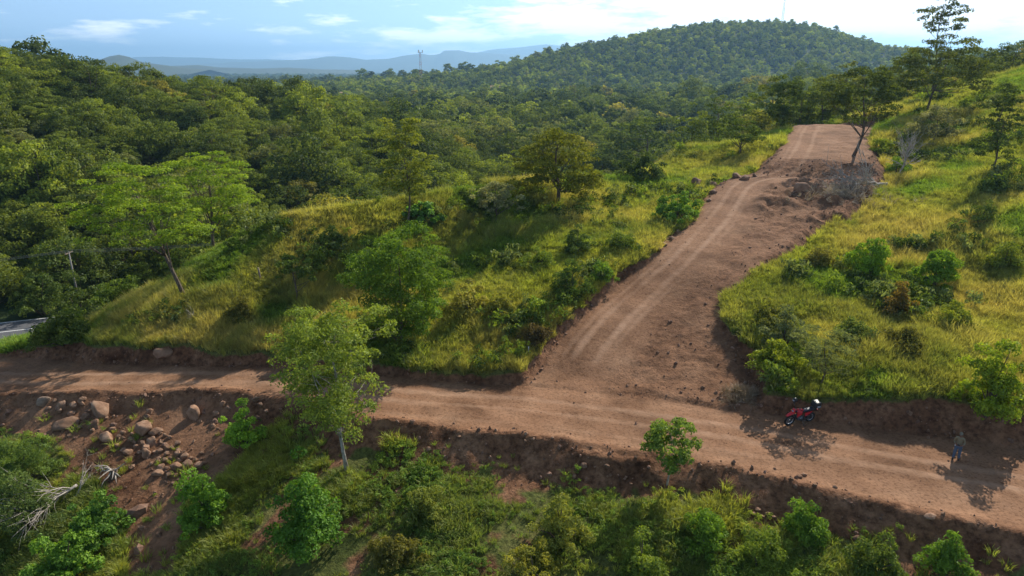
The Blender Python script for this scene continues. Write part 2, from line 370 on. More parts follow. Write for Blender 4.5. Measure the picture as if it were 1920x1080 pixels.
def leaf_material(name, src='OBJECT', trans=0.42, dry=None, vary=0.5, gain=2.05, hue=(1.13, 0.98, 0.85)):
    """foliage: colour = instance colour x leaf tint x broad patches; thin, so light comes through"""
    m, n, l, out = newmat(name)
    if src == 'OBJECT':
        oi = N(n, 'ShaderNodeObjectInfo'); base_c = oi.outputs['Color']
    else:
        at_ = N(n, 'ShaderNodeAttribute'); at_.attribute_type = 'INSTANCER'; at_.attribute_name = 'tintc'; base_c = at_.outputs['Vector']
    ta = N(n, 'ShaderNodeAttribute'); ta.attribute_name = 'tint'
    mr = N(n, 'ShaderNodeMapRange'); mr.inputs['To Min'].default_value = gain*(1 - vary); mr.inputs['To Max'].default_value = gain*(1 + vary)
    l.new(ta.outputs['Fac'], mr.inputs['Value'])
    mul = N(n, 'ShaderNodeMixRGB'); mul.blend_type = 'MULTIPLY'; mul.inputs[0].default_value = 1
    l.new(base_c, mul.inputs[1]); l.new(mr.outputs[0], mul.inputs[2]); col = mul.outputs[0]
    # leaves turn a little yellower or bluer from one to the next
    hs = N(n, 'ShaderNodeHueSaturation'); hm = N(n, 'ShaderNodeMapRange'); hm.inputs['To Min'].default_value = 0.515; hm.inputs['To Max'].default_value = 0.485
    l.new(ta.outputs['Fac'], hm.inputs['Value']); l.new(hm.outputs[0], hs.inputs['Hue']); l.new(col, hs.inputs['Color']); col = hs.outputs[0]
    if dry:
        ha = N(n, 'ShaderNodeAttribute'); ha.attribute_name = 'tip'
        dm = N(n, 'ShaderNodeMixRGB'); dm.inputs[2].default_value = dry + (1,); l.new(ha.outputs['Fac'], dm.inputs[0]); l.new(col, dm.inputs[1]); col = dm.outputs[0]
    d = N(n, 'ShaderNodeBsdfDiffuse'); t = N(n, 'ShaderNodeBsdfTranslucent'); mx = N(n, 'ShaderNodeMixShader'); mx.inputs[0].default_value = trans
    warm = N(n, 'ShaderNodeMixRGB'); warm.blend_type = 'MULTIPLY'; warm.inputs[0].default_value = 1; warm.inputs[2].default_value = hue + (1,); l.new(col, warm.inputs[1]); col = warm.outputs[0]
    yl = N(n, 'ShaderNodeMixRGB'); yl.blend_type = 'MULTIPLY'; yl.inputs[0].default_value = 1; yl.inputs[2].default_value = (1.35, 1.25, 0.5, 1)
    l.new(col, yl.inputs[1]); l.new(col, d.inputs['Color']); l.new(yl.outputs[0], t.inputs['Color'])
    l.new(d.outputs[0], mx.inputs[1]); l.new(t.outputs[0], mx.inputs[2])
    g = N(n, 'ShaderNodeBsdfGlossy'); g.inputs['Roughness'].default_value = 0.5; g.inputs['Color'].default_value = (1, 1, 1, 1)
    m2 = N(n, 'ShaderNodeMixShader'); m2.inputs[0].default_value = 0.012
    l.new(mx.outputs[0], m2.inputs[1]); l.new(g.outputs[0], m2.inputs[2]); l.new(m2.outputs[0], out.inputs['Surface'])
    return m
M_LEAF = leaf_material('leaf'); M_LEAFI = leaf_material('leaf_wood', 'INST')
M_GRASS = leaf_material('grass_blade', 'INST', trans=0.45, dry=(0.38, 0.345, 0.13), vary=0.45, gain=1.85, hue=(1.03, 1.02, 0.88))
M_WEED = leaf_material('weed_leaf', 'INST', trans=0.4)

def bark(name, c1, c2):
    m, n, l, out = newmat(name); b = N(n, 'ShaderNodeBsdfPrincipled'); b.inputs['Roughness'].default_value = 0.9; b.inputs['Specular IOR Level'].default_value = 0.15
    tc = N(n, 'ShaderNodeTexCoord'); mp = N(n, 'ShaderNodeMapping'); mp.inputs['Scale'].default_value = (9, 9, 2.2); no = N(n, 'ShaderNodeTexNoise'); no.inputs['Scale'].default_value = 1.5; no.inputs['Detail'].default_value = 6
    r = N(n, 'ShaderNodeValToRGB'); r.color_ramp.elements[0].position = 0.35; r.color_ramp.elements[0].color = c1 + (1,); r.color_ramp.elements[1].position = 0.68; r.color_ramp.elements[1].color = c2 + (1,)
    bp = N(n, 'ShaderNodeBump'); bp.inputs['Strength'].default_value = 0.6; bp.inputs['Distance'].default_value = 0.05
    l.new(tc.outputs['Object'], mp.inputs['Vector']); l.new(mp.outputs[0], no.inputs['Vector']); l.new(no.outputs[0], r.inputs[0]); l.new(no.outputs[0], bp.inputs['Height'])
    l.new(r.outputs[0], b.inputs['Base Color']); l.new(bp.outputs[0], b.inputs['Normal']); l.new(b.outputs[0], out.inputs['Surface']); return m
M_BARK = bark('bark_brown', (0.07, 0.05, 0.035), (0.2, 0.155, 0.115))
M_BARKW = bark('bark_pale', (0.22, 0.19, 0.15), (0.5, 0.46, 0.4))
M_DEAD = bark('bark_bleached', (0.27, 0.23, 0.19), (0.57, 0.51, 0.44))

def ground_material():
    m, n, l, out = newmat('hillside_ground')
    geo = N(n, 'ShaderNodeNewGeometry')
    def attr(a): q = N(n, 'ShaderNodeAttribute'); q.attribute_name = a; return q.outputs['Fac']
    def noise(scale, detail=5, rough=0.55, vec=None):
        q = N(n, 'ShaderNodeTexNoise'); q.inputs['Scale'].default_value = scale; q.inputs['Detail'].default_value = detail; q.inputs['Roughness'].default_value = rough
        l.new(vec or geo.outputs['Position'], q.inputs['Vector']); return q.outputs[0]
    def ramp(fac, *st):
        r = N(n, 'ShaderNodeValToRGB'); e = r.color_ramp.elements
        while len(e) < len(st): e.new(0.5)
        for k, (p, c) in enumerate(st): e[k].position = p; e[k].color = tuple(c) + (1,)
        l.new(fac, r.inputs[0]); return r.outputs[0]
    def mix(f, a, b, mode='MIX'):
        q = N(n, 'ShaderNodeMixRGB'); q.blend_type = mode
        for i, v in ((0, f), (1, a), (2, b)):
            if isinstance(v, (int, float)): q.inputs[i].default_value = v
            elif isinstance(v, tuple): q.inputs[i].default_value = v + (1,)
            else: l.new(v, q.inputs[i])
        return q.outputs[0]
    def math_(op, a, b=None, c=None):
        q = N(n, 'ShaderNodeMath'); q.operation = op
        for i, v in ((0, a), (1, b), (2, c)):
            if v is None: continue
            if isinstance(v, (int, float)): q.inputs[i].default_value = v
            else: l.new(v, q.inputs[i])
        return q.outputs[0]
    # packed road earth, pale dusty on the wheel tracks
    packed = ramp(noise(0.35, 6), (0.3, (0.188, 0.098, 0.053)), (0.5, (0.252, 0.136, 0.076)), (0.72, (0.305, 0.175, 0.102)))
    speck = ramp(noise(6.0, 4, 0.7), (0.36, (0.55, 0.52, 0.5)), (0.5, (1, 1, 1)), (0.66, (1.0, 1.0, 1.0)), (0.76, (1.45, 1.45, 1.45)))
    packed = mix(1.0, packed, speck, 'MULTIPLY')
    loose = ramp(noise(0.8, 7, 0.62), (0.32, (0.122, 0.056, 0.029)), (0.5, (0.192, 0.096, 0.051)), (0.7, (0.262, 0.142, 0.080)))
    clod = ramp(noise(3.2, 5, 0.7), (0.35, (0.5, 0.48, 0.47)), (0.52, (1, 1, 1)), (0.72, (1.35, 1.3, 1.25)))
    loose = mix(1.0, loose, clod, 'MULTIPLY')
    pk = attr('packed')
    tr = attr('track')
    trn = math_('ADD', tr, math_('MULTIPLY', math_('SUBTRACT', noise(1.1, 4), 0.5), 0.55))
    soilc = mix(math_('MULTIPLY', math_('ADD', pk, math_('MULTIPLY', math_('SUBTRACT', noise(0.55, 5), 0.5), 0.9)), 1.0), loose, packed)
    dust = ramp(noise(2.0, 4), (0.3, (0.32, 0.190, 0.116)), (0.7, (0.42, 0.265, 0.172)))
    trk = N(n, 'ShaderNodeMapRange'); trk.inputs['From Min'].default_value = 0.35; trk.inputs['From Max'].default_value = 0.95; l.new(trn, trk.inputs['Value'])
    soilc = mix(1.0, soilc, ramp(noise(0.22, 5, 0.6), (0.34, (0.66, 0.64, 0.62)), (0.5, (1, 1, 1)), (0.7, (1.14, 1.14, 1.14))), 'MULTIPLY')
    soilc = mix(math_('MULTIPLY', trk.outputs[0], 0.72), soilc, dust)
    # thin straw and low green growth between the tufts
    turf = ramp(noise(0.28, 6, 0.6), (0.28, (0.055, 0.075, 0.020)), (0.5, (0.115, 0.125, 0.034)), (0.74, (0.19, 0.165, 0.060)))
    turf = mix(1.0, turf, ramp(noise(5.0, 4, 0.7), (0.3, (0.45, 0.45, 0.45)), (0.6, (1.15, 1.15, 1.1))), 'MULTIPLY')
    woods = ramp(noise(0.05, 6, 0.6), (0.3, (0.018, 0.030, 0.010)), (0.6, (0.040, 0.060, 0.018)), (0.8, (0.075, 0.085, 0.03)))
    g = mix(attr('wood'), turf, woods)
    sl = attr('soil'); sm = N(n, 'ShaderNodeMapRange'); sm.inputs['From Min'].default_value = 0.35; sm.inputs['From Max'].default_value = 0.65
    l.new(math_('ADD', sl, math_('MULTIPLY', math_('SUBTRACT', noise(1.7, 5, 0.65), 0.5), 0.5)), sm.inputs['Value'])
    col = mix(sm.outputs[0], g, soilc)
    b = N(n, 'ShaderNodeBsdfPrincipled'); b.inputs['Roughness'].default_value = 0.95; b.inputs['Specular IOR Level'].default_value = 0.1
    hgt = math_('ADD', math_('MULTIPLY', noise(2.2, 6, 0.65), 0.20), math_('MULTIPLY', noise(9.0, 4, 0.7), 0.07))
    hgt = math_('MULTIPLY', hgt, math_('SUBTRACT', 1.15, math_('MULTIPLY', pk, 0.75)))
    bp = N(n, 'ShaderNodeBump'); bp.inputs['Strength'].default_value = 0.8; bp.inputs['Distance'].default_value = 1.0; l.new(hgt, bp.inputs['Height'])
    l.new(col, b.inputs['Base Color']); l.new(bp.outputs[0], b.inputs['Normal']); l.new(b.outputs[0], out.inputs['Surface']); return m
M_GROUND = ground_material()

# ------------------------------------------------------------------ ground sheets
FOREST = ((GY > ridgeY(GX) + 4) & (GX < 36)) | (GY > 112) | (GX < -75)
TRACKC = 1.55   # wheel tracks keep to the left half of the climbing road
trk = np.zeros(GX.shape)
for c, wd, st in ((1.55, 0.42, 0.95), (3.15, 0.46, 0.9), (0.85, 0.34, 0.6), (3.9, 0.4, 0.55), (2.4, 0.3, 0.45)):
    wob = 0.25*fbm(GX, GY, 9, 71, 2)
    trk = np.maximum(trk, st*np.exp(-((EDG - c - wob)/wd)**2))
trk *= sstep(0.6, -0.4, EU)*sstep(0.1, 0.9, GZ + 0.5*fbm(GX, GY, 4, 77, 2))*(0.88 + 0.4*fbm(GX, GY, 5, 79, 3))
trl = np.zeros(GX.shape)
for c, wd, st in ((1.0, 0.5, 0.7), (-0.7, 0.5, 0.7), (-2.2, 0.4, 0.5)):
    trl = np.maximum(trl, st*np.exp(-((LATL - c - 0.5*fbm(GX, GY, 12, 73, 2))/wd)**2))
strk = 0.5*vnoise(LATL/0.42, SL/7.0, 201) + 0.5*vnoise(LATL/0.8 + 9, SL/11.0, 203); stru = 0.5*vnoise(EDG/0.45, SU/6.0, 205) + 0.5*vnoise(EDG/0.9 + 5, SU/9.0, 207)
TRACK = np.maximum(trk + 0.3*stru*sstep(0.2, -0.6, EU)*sstep(6.5, 4.5, EDG), (trl + 0.45*strk)*sstep(0.3, -0.5, EL))
TRACK = np.clip(TRACK, 0, 1.1)
PACK = np.clip(np.maximum(sstep(0.1, -0.7, EL), sstep(0.2, -0.6, EU)*(0.45 + 0.55*sstep(6.2, 4.2, EDG + 1.2*fbm(GX, GY, 3, 75, 3)))), 0, 1)
pl_top = inpoly(PXG, PYG, [(1470, 298), (1540, 296), (1620, 310), (1660, 250), (1640, 225), (1480, 225)]) & (TG > 70) & (TG < 105)
PACK = np.where(pl_top, 0.85, PACK)
stp = inpoly(PXG, PYG, [(1420, 334), (1465, 296), (1545, 298), (1575, 305), (1500, 332)]) & (TG > 65) & (TG < 90)
PACK = np.where(stp, 0.05, PACK)
PACK = np.where(fan, np.clip(0.45 + 0.9*fbm(GX, GY, 3.5, 78, 3), 0, 0.9), PACK)
nx, ny = len(xs), len(ys)
ii = (np.arange(ny-1)[:, None]*nx + np.arange(nx-1)[None]).ravel()
QU = np.stack([ii, ii+1, ii+1+nx, ii+nx], 1)
fm = lambda A: (A[:-1, :-1] + A[1:, :-1] + A[:-1, 1:] + A[1:, 1:]).ravel()/4
f_up = (fm(edgeU) > 0.5); f_low = (fm(edgeL) > 0.5) & ~f_up; f_bank = (fm(np.maximum(banks, np.where(fan, 1, 0))) > 0.5) & ~f_up & ~f_low
VV = np.stack([GX.ravel(), GY.ravel(), GZ.ravel()], 1)
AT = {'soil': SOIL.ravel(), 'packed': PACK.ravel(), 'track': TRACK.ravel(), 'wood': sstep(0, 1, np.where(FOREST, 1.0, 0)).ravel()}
def sheet(name, mask, label):
    q = QU[mask]; used = np.unique(q); re = np.zeros(len(VV), np.int64); re[used] = np.arange(len(used))
    me = mesh_np(name, VV[used], re[q], [M_GROUND], {k: v[used] for k, v in AT.items()}, smooth=True)
    o = link(name, me); return tag(o, label, None, None, 'structure')
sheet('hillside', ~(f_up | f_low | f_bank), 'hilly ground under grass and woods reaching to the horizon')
sheet('dirt_road', f_low, 'level reddish dirt road crossing the slope')
sheet('dirt_track', f_up, 'dirt track with wheel ruts climbing to the plateau')
sheet('earth_bank', f_bank, 'raw brown earth bank cut along the dirt roads')

# ---- highway strip with painted lines
def ribbon(name, M, off0, off1, dz, mat, sub=10, dash=None):
    n = len(M); t = np.linspace(0, n-1, (n-1)*sub+1); P = np.stack([np.interp(t, np.arange(n), M[:, k]) for k in range(3)], 1)
    for _ in range(6): P[1:-1] = (P[:-2] + 2*P[1:-1] + P[2:])/4
    d = np.gradient(P[:, :2], axis=0); d /= np.linalg.norm(d, axis=1)[:, None]; nr = np.stack([-d[:, 1], d[:, 0]], 1)
    A = np.concatenate([P[:, :2] + nr*off0, P[:, 2:] + dz], 1); B = np.concatenate([P[:, :2] + nr*off1, P[:, 2:] + dz], 1); k = len(P)
    q = [[i, i+1, k+i+1, k+i] for i in range(k-1) if dash is None or i % dash < dash//2 + 1]
    return mesh_np(name, np.concatenate([A, B]), np.array(q), [mat])
M_ASPH = plain('asphalt', (0.085, 0.085, 0.09), 0.85, 0, 0.3, 3.0); M_LINE = plain('road_paint', (0.62, 0.62, 0.6), 0.7, 0, 0.15, 4.0); M_GRAV = plain('gravel_shoulder', (0.36, 0.29, 0.22), 0.95, 0, 0.3, 5.0)
tag(link('highway', ribbon('highway', HWY[0], -3.7, 3.7, 0.05, M_ASPH)), 'grey asphalt highway glimpsed at the foot of the spur', None, None, 'structure')
hw = bpy.data.objects['highway']
for o_ in (-3.4, 0.0, 3.4): link('painted_line', ribbon('painted_line', HWY[0], o_-0.09, o_+0.09, 0.056, M_LINE), hw)
tag(link('gravel_shoulder', ribbon('gravel_shoulder', HWY[0], -7.2, -3.7, 0.045, M_GRAV)), 'pale gravel shoulder beside the highway', None, None, 'structure')

# ------------------------------------------------------------------ plant builders
def leaf_cards(Cn, Nn, size, aspect, rng, jitter=0.5):
    """diamond leaves at Cn, facing Nn (jittered)"""
    n = len(Cn); Nn = Nn + rng.normal(0, jitter, (n, 3)); Nn /= np.linalg.norm(Nn, axis=1)[:, None] + 1e-9
    r = rng.normal(0, 1, (n, 3)); a = np.cross(Nn, r); a /= np.linalg.norm(a, axis=1)[:, None] + 1e-9; b = np.cross(Nn, a)
    s = (size*rng.uniform(0.65, 1.35, n))[:, None]
    droop = -0.12*s*np.array([0, 0, 1.0])
    V = np.stack([Cn - a*s*0.5, Cn + b*s*aspect*0.5 + Nn*s*0.06, Cn + a*s*0.5 + droop, Cn - b*s*aspect*0.5 + Nn*s*0.06], 1).reshape(-1, 3)
    return V, np.arange(4*n).reshape(n, 4)

def clump_leaves(cc, rr, per, flat, leaf, aspect, rng, up=0.35, jitter=0.5):
    """leaves on the shells of puffs cc with radii rr"""
    Vs = []; Fs = []; Ts = []; n0 = 0
    k = len(cc)
    cnt = np.maximum((per*(rr/np.mean(rr))**1.6).astype(int), 4)
    idx = np.repeat(np.arange(k), cnt); n = len(idx)
    d = rng.normal(0, 1, (n, 3)); d /= np.linalg.norm(d, axis=1)[:, None]
    d[:, 2] = np.where(d[:, 2] < -0.35, -d[:, 2]*0.6, d[:, 2]); d /= np.linalg.norm(d, axis=1)[:, None]
    q = rng.uniform(0.45, 1.0, n)**0.6
    q *= 1 + 0.22*np.sin(d[:, 0]*5 + idx*1.7) * np.cos(d[:, 1]*4 + idx)
    P = cc[idx] + d*(rr[idx]*q)[:, None]*np.array([1, 1, flat])
    nr = d*np.array([1, 1, 1/max(flat, 0.35)]); nr[:, 2] += up; nr /= np.linalg.norm(nr, axis=1)[:, None]
    V, Q = leaf_cards(P, nr, leaf, aspect, rng, jitter)
    ct_ = rng.uniform(0.25, 0.75, k)
    t = np.clip(ct_[idx] + rng.normal(0, 0.16, n), 0, 1)
    return V, Q, np.repeat(t, 4)

def tree_meshes(name, seed, Ht, R, cb=0.4, shape='round', puffs=60, per=60, leaf=0.22, aspect=0.55, psize=0.85, flat=0.7, lean=(0, 0), tr=None, limbs=7, mat=None, barkm=None, bare=False, fork=0.0, jitter=0.5, up=0.35, off=(0, 0)):
    rng = np.random.default_rng(seed); tr = tr or Ht*0.018; zc0 = Ht*cb; hc = Ht - zc0
    # ---- puff centres
    cc = []
    while len(cc) < puffs:
        u = rng.uniform(-1, 1, 3)
        if shape == 'round':
            r = np.linalg.norm(u)
            if r > 1 or r < 0.45: continue
            p = np.array([u[0]*R, u[1]*R, zc0 + hc*(0.5 + 0.47*u[2])])
        elif shape == 'dome':
            r = np.linalg.norm(u)
            if r > 1 or r < 0.5 or u[2] < -0.25: continue
            p = np.array([u[0]*R, u[1]*R, zc0 + hc*(0.2 + 0.76*max(u[2], -0.2))])
        elif shape == 'umbrella':
            r = math.hypot(u[0], u[1])
            if r > 1: continue
            layer = rng.integers(0, 4); top = 1 - 0.45*r*r
            p = np.array([u[0]*R, u[1]*R, zc0 + hc*(top - 0.23*layer - 0.04*rng.uniform())])
            if layer > 1 and r < 0.35: continue
            if p[2] < zc0: continue
        elif shape == 'column':
            r = math.hypot(u[0], u[1])
            if r > 1: continue
            h = rng.uniform(0, 1); w = 0.35 + 0.65*math.sin(math.pi*min(1, h*0.9 + 0.12))
            p = np.array([u[0]*R*w, u[1]*R*w, zc0 + hc*h])
        else:  # feather: loose, lobed
            a = rng.integers(0, 6); ang = a*1.05 + seed; h = rng.uniform(0, 1)
            w = (0.45 + 0.55*math.sin(math.pi*(0.12 + 0.8*h)))
            q = rng.uniform(0.1, 1)**0.7
            p = np.array([math.cos(ang + rng.normal(0, 0.45))*R*w*q, math.sin(ang + rng.normal(0, 0.45))*R*w*q, zc0 + hc*h])
        cc.append(p)
    cc = np.array(cc); cc[:, 0] += off[0]; cc[:, 1] += off[1]
    # lobes: pull the crown in and out so that its outline is uneven
    ang = np.arctan2(cc[:, 1], cc[:, 0]); lob = 1 + 0.16*np.sin(ang*3 + seed) + 0.1*np.sin(ang*5 + seed*2.1)
    cc[:, 0] *= lob; cc[:, 1] *= lob; cc[:, 2] += hc*0.06*np.sin(ang*2 + seed*1.3)
    lx, ly = lean
    cc[:, 0] += lx*(cc[:, 2]/Ht); cc[:, 1] += ly*(cc[:, 2]/Ht)
    rr = psize*rng.uniform(0.65, 1.3, len(cc)); per = int(per*1.7)
    # ---- trunk and limbs
    mb = MB(); nt = 9; path = []; wob = rng.normal(0, 0.018*Ht, (2, 3))
    tt = np.linspace(0, 1, nt); top = 0.5*(zc0 + Ht)/Ht + 0.16
    for t in tt:
        z = t*top*Ht; f = z/Ht
        path.append((lx*f + wob[0, 0]*math.sin(t*3.1) + wob[0, 1]*math.sin(t*6), ly*f + wob[1, 0]*math.sin(t*3.1) + wob[1, 1]*math.sin(t*6), z - 0.25*(t == 0)))
    path = np.array(path); path -= np.array([path[0, 0], path[0, 1], 0])
    mb.tube(path, [tr*(1.35 if i == 0 else 1.0)*(1 - 0.78*t) for i, t in enumerate(tt)], 7)
    ends = cc[rng.choice(len(cc), min(limbs, len(cc)), replace=False)]; LP = [path[4:]]; LR = [tr*(1 - 0.78*tt[4:])]
    for e in ends:
        z0 = rng.uniform(0.55*zc0, max(zc0 + 0.35*hc, 0.6*zc0)) if shape != 'umbrella' else rng.uniform(0.5*zc0, 0.95*zc0)
        k = np.argmin(np.abs(path[:, 2] - min(z0, e[2]*0.9))); s0 = path[k]; r0 = tr*(1 - 0.78*tt[k])*0.5
        mid = s0*0.45 + e*0.55 + np.array([0, 0, -0.06*np.linalg.norm(e - s0)]) + rng.normal(0, 0.05*np.linalg.norm(e - s0), 3)
        us = np.linspace(0, 1, 6); B = np.array([(1-u)**2*s0 + 2*u*(1-u)*mid + u*u*e for u in us])
        mb.tube(B, [r0*(1 - 0.85*u) for u in us], 5); LP.append(B[1:]); LR.append(r0*(1 - 0.85*us[1:]))
    LPa = np.concatenate(LP); LRa = np.concatenate(LR)
    for c in cc:
        dd = np.linalg.norm(LPa - c, axis=1) + 0.5*np.maximum(LPa[:, 2] - c[2], 0); k = np.argmin(dd)
        if dd[k] < 0.15: continue
        m = (LPa[k] + c)/2 + rng.normal(0, 0.07*dd[k], 3)
        mb.tube([LPa[k], m, c], [min(LRa[k]*0.5, 0.022), min(LRa[k]*0.35, 0.014), 0.006], 4, False)
    tm = mb.mesh(name + '_wood', barkm or M_BARK)
    V, Q, T = clump_leaves(cc, rr, per, flat, leaf, aspect, rng, up, jitter)
    cm = mesh_np(name + '_leaves', V, Q, [mat or M_LEAF], {'tint': T})
    return tm, cm
def bush_meshes(name, seed, Ht, R, puffs=26, per=70, leaf=0.16, aspect=0.6, psize=0.45, flat=0.85, mat=None, open_=0.0, jitter=0.5, irr=1.0):
    rng = np.random.default_rng(seed); cc = []
    puffs = int(puffs*1.35); per = int(per*0.85)
    while len(cc) < puffs:
        u = rng.uniform(-1, 1, 3); u[2] = abs(u[2]); r = np.linalg.norm(u)
        if r > 1 or r < 0.35 + open_*0.3: continue
        cc.append((u[0]*R*(1 - 0.25*u[2]), u[1]*R*(1 - 0.25*u[2]), 0.12*Ht + u[2]*Ht*0.78))
    cc = np.array(cc); ang = np.arctan2(cc[:, 1], cc[:, 0]); lob = (1 + 0.2*np.sin(ang*3 + seed) + 0.12*np.sin(ang*5 + 2*seed))*(1 + irr*(rng.uniform(0.75, 1.22, len(cc)) - 1))
    cc[:, 0] *= lob; cc[:, 1] *= lob; cc[:, 2] *= (1 + irr*(rng.uniform(0.55, 1.15, len(cc)) - 1))*(1 + irr* 0.18*np.sin(ang*2 + seed*0.7)); psize *= 0.88; rr = psize*rng.uniform(0.6, 1.35, len(cc)); per = int(per*1.85); leaf *= 0.92
    mb = MB()
    for c in cc[:: max(1, len(cc)//14)]:
        m = c*np.array([0.35, 0.35, 0.55]); mb.tube([(c[0]*0.06, c[1]*0.06, -0.2), m, c], [0.035*Ht**0.5, 0.022*Ht**0.5, 0.006], 5, False)
    tm = mb.mesh(name + '_stems', M_BARK)
    V, Q, T = clump_leaves(cc, rr, per, flat, leaf, aspect, rng, 0.3, jitter)
    return tm, mesh_np(name + '_leaves', V, Q, [mat or M_LEAF], {'tint': T})

def plant(name, meshes, loc, label, cat, col, group=None, rz=0.0, sc=1.0, part=('trunk', 'crown'), tilt=(0, 0)):
    root = link(name, None, None, loc); root.rotation_euler = (tilt[0], tilt[1], rz)
    root.scale = (sc, sc, sc) if not hasattr(sc, '__len__') else sc
    tag(root, label, cat, group); root.empty_display_size = 0.3
    a = link(part[0], meshes[0], root); b = link(part[1], meshes[1], root); b.color = tuple(col) + (1,)
    return root

G_DARK = (0.032, 0.058, 0.014); G_MID = (0.055, 0.092, 0.018); G_LIGHT = (0.085, 0.135, 0.022); G_YEL = (0.13, 0.15, 0.028); G_GREY = (0.085, 0.115, 0.055); G_FRESH = (0.070, 0.140, 0.018); G_OLIVE = (0.075, 0.085, 0.020)

# ------------------------------------------------------------------ single trees in view (photo pixel of the base, height from pixels)
def hpx(py_top, py_base, t, px=960):
    a, b, c = ray(px, (py_top + py_base)/2); return (py_base - py_top)/F*t*1.0/max(0.75, math.cos(math.atan2(-c, b)))
def T(name, px, py, top, wpx, label, col, t=None, cat='tree', group=None, rz=0, **kw):
    if t is None: p, t = at(px, py)
    else:
        w = Wt(px, py, t); p = Vector((w[0], w[1], float(H(w[0], w[1]))))
    if t is not None:
        py_b = proj(p.x, p.y, p.z)[1]
    Ht = hpx(top, float(py_b), t); R = wpx/F*t/2
    if kw.pop('bush', False):
        me = bush_meshes(name, int(px*7 + py), Ht, R*0.86, **kw); return plant(name, me, p, label, cat, col, group, rz, part=('stem', 'foliage'))
    me = tree_meshes(name, int(px*7 + py), Ht, R*0.88, **kw); return plant(name, me, p, label, cat, col, group, rz)

T('slender_tree', 655, 925, 605, 225, 'tall thin-trunked tree with loose light green crown below the lower dirt road', (0.105, 0.158, 0.03), t=37.5, shape='feather', cb=0.33, puffs=200, per=60, leaf=0.17, aspect=0.45, psize=0.55, flat=0.65, lean=(-0.9, 0.3), barkm=M_BARKW, tr=0.11, limbs=11)
T('young_tree', 1250, 908, 795, 108, 'small leafy tree with pale stem on the scarp below the dirt road', (0.085, 0.145, 0.028), shape='round', cb=0.3, puffs=46, per=40, leaf=0.19, aspect=0.5, psize=0.34, barkm=M_BARKW, tr=0.05, limbs=7)
T('feathery_tree', 755, 645, 425, 195, 'dense feathery green tree standing right above the lower road bank', (0.062, 0.120, 0.016), t=47.4, shape='round', cb=0.02, puffs=210, per=75, leaf=0.2, aspect=0.42, psize=0.68, flat=0.55, tr=0.13, limbs=12)
T('slim_tree', 763, 425, 232, 138, 'slim straight-trunked tree with airy crown on the grassy spur crest', (0.095, 0.128, 0.022), shape='feather', cb=0.34, puffs=120, per=46, leaf=0.22, aspect=0.45, psize=0.55, flat=0.5, tr=0.1, limbs=10)
T('spreading_tree', 1045, 388, 230, 185, 'big spreading tree with yellow-tinged crown on the spur crest', (0.078, 0.100, 0.014), shape='dome', cb=0.15, puffs=130, per=70, leaf=0.24, aspect=0.5, psize=0.75, flat=0.6, tr=0.22, limbs=12)
T('leaning_tree', 348, 557, 318, 215, 'leaning umbrella-crowned tree rooted on the grassy slope near the highway', (0.100, 0.168, 0.018), t=54.5, shape='umbrella', cb=0.42, puffs=130, per=60, leaf=0.22, aspect=0.45, psize=0.75, flat=0.3, lean=(-4.2, 1.5), tr=0.17, limbs=12, up=0.9)
T('umbrella_tree', 402, 482, 292, 180, 'upright umbrella-crowned bright green tree behind the leaning one', (0.100, 0.168, 0.018), t=63, shape='umbrella', cb=0.4, puffs=110, per=60, leaf=0.22, aspect=0.45, psize=0.75, flat=0.3, lean=(0.5, 0), tr=0.15, limbs=12, up=0.9)
T('crooked_tree', 557, 570, 474, 84, 'small crooked dark-leaved tree alone on the grass slope', (0.052, 0.088, 0.020), shape='dome', cb=0.45, puffs=34, per=36, leaf=0.2, aspect=0.5, psize=0.36, tr=0.09, limbs=7)
T('grey_tree', 930, 418, 338, 112, 'low grey-green tree with whitish leaves on the spur', (0.120, 0.145, 0.085), shape='dome', cb=0.25, puffs=44, per=46, leaf=0.2, aspect=0.5, psize=0.42, tr=0.1, limbs=8)
T('plateau_tree', 1597, 308, 128, 135, 'lone dark tree with bare trunk at the edge of the plateau road', (0.042, 0.066, 0.014), t=77.5, shape='round', cb=0.32, puffs=90, per=55, leaf=0.26, aspect=0.5, psize=0.72, flat=0.6, lean=(0.35, 0.2), tr=0.17, limbs=11)
T('crest_tree', 1738, 212, 72, 185, 'broad dark tree with slanting trunk on the right hillside', (0.050, 0.072, 0.014), t=94, shape='dome', cb=0.34, puffs=110, per=60, leaf=0.3, aspect=0.5, psize=0.95, flat=0.5, lean=(1.8, 0), tr=0.17, limbs=11)
T('sparse_tree', 1742, 190, 12, 92, 'tallest sparse tree standing out against the sky on the hilltop', (0.045, 0.066, 0.018), t=104, shape='round', cb=0.62, puffs=40, per=40, leaf=0.32, aspect=0.5, psize=0.8, flat=0.6, tr=0.15, limbs=9)
T('hillside_tree', 1856, 327, 172, 95, 'single narrow dark tree on the bright grass near the right edge', (0.040, 0.066, 0.016), shape='feather', cb=0.22, puffs=70, per=45, leaf=0.22, aspect=0.5, psize=0.5, flat=0.6, tr=0.1, limbs=10)
T('roadside_tree', 1387, 292, 228, 88, 'small dark tree with spread crown on grass left of the climbing road', (0.048, 0.080, 0.016), shape='umbrella', cb=0.35, puffs=44, per=44, leaf=0.26, aspect=0.5, psize=0.6, flat=0.4, tr=0.12, limbs=8)
T('verge_tree', 1462, 250, 150, 70, 'dark upright tree at the left edge of the plateau road', (0.038, 0.066, 0.014), t=99, shape='round', cb=0.1, puffs=60, per=50, leaf=0.3, psize=0.75, tr=0.14)
T('silvery_tree', 1745, 292, 205, 120, 'silvery grey-green bushy tree beside the bleached dead tree', (0.110, 0.130, 0.075), t=82, shape='dome', cb=0.15, puffs=60, per=50, leaf=0.24, psize=0.6, tr=0.1)
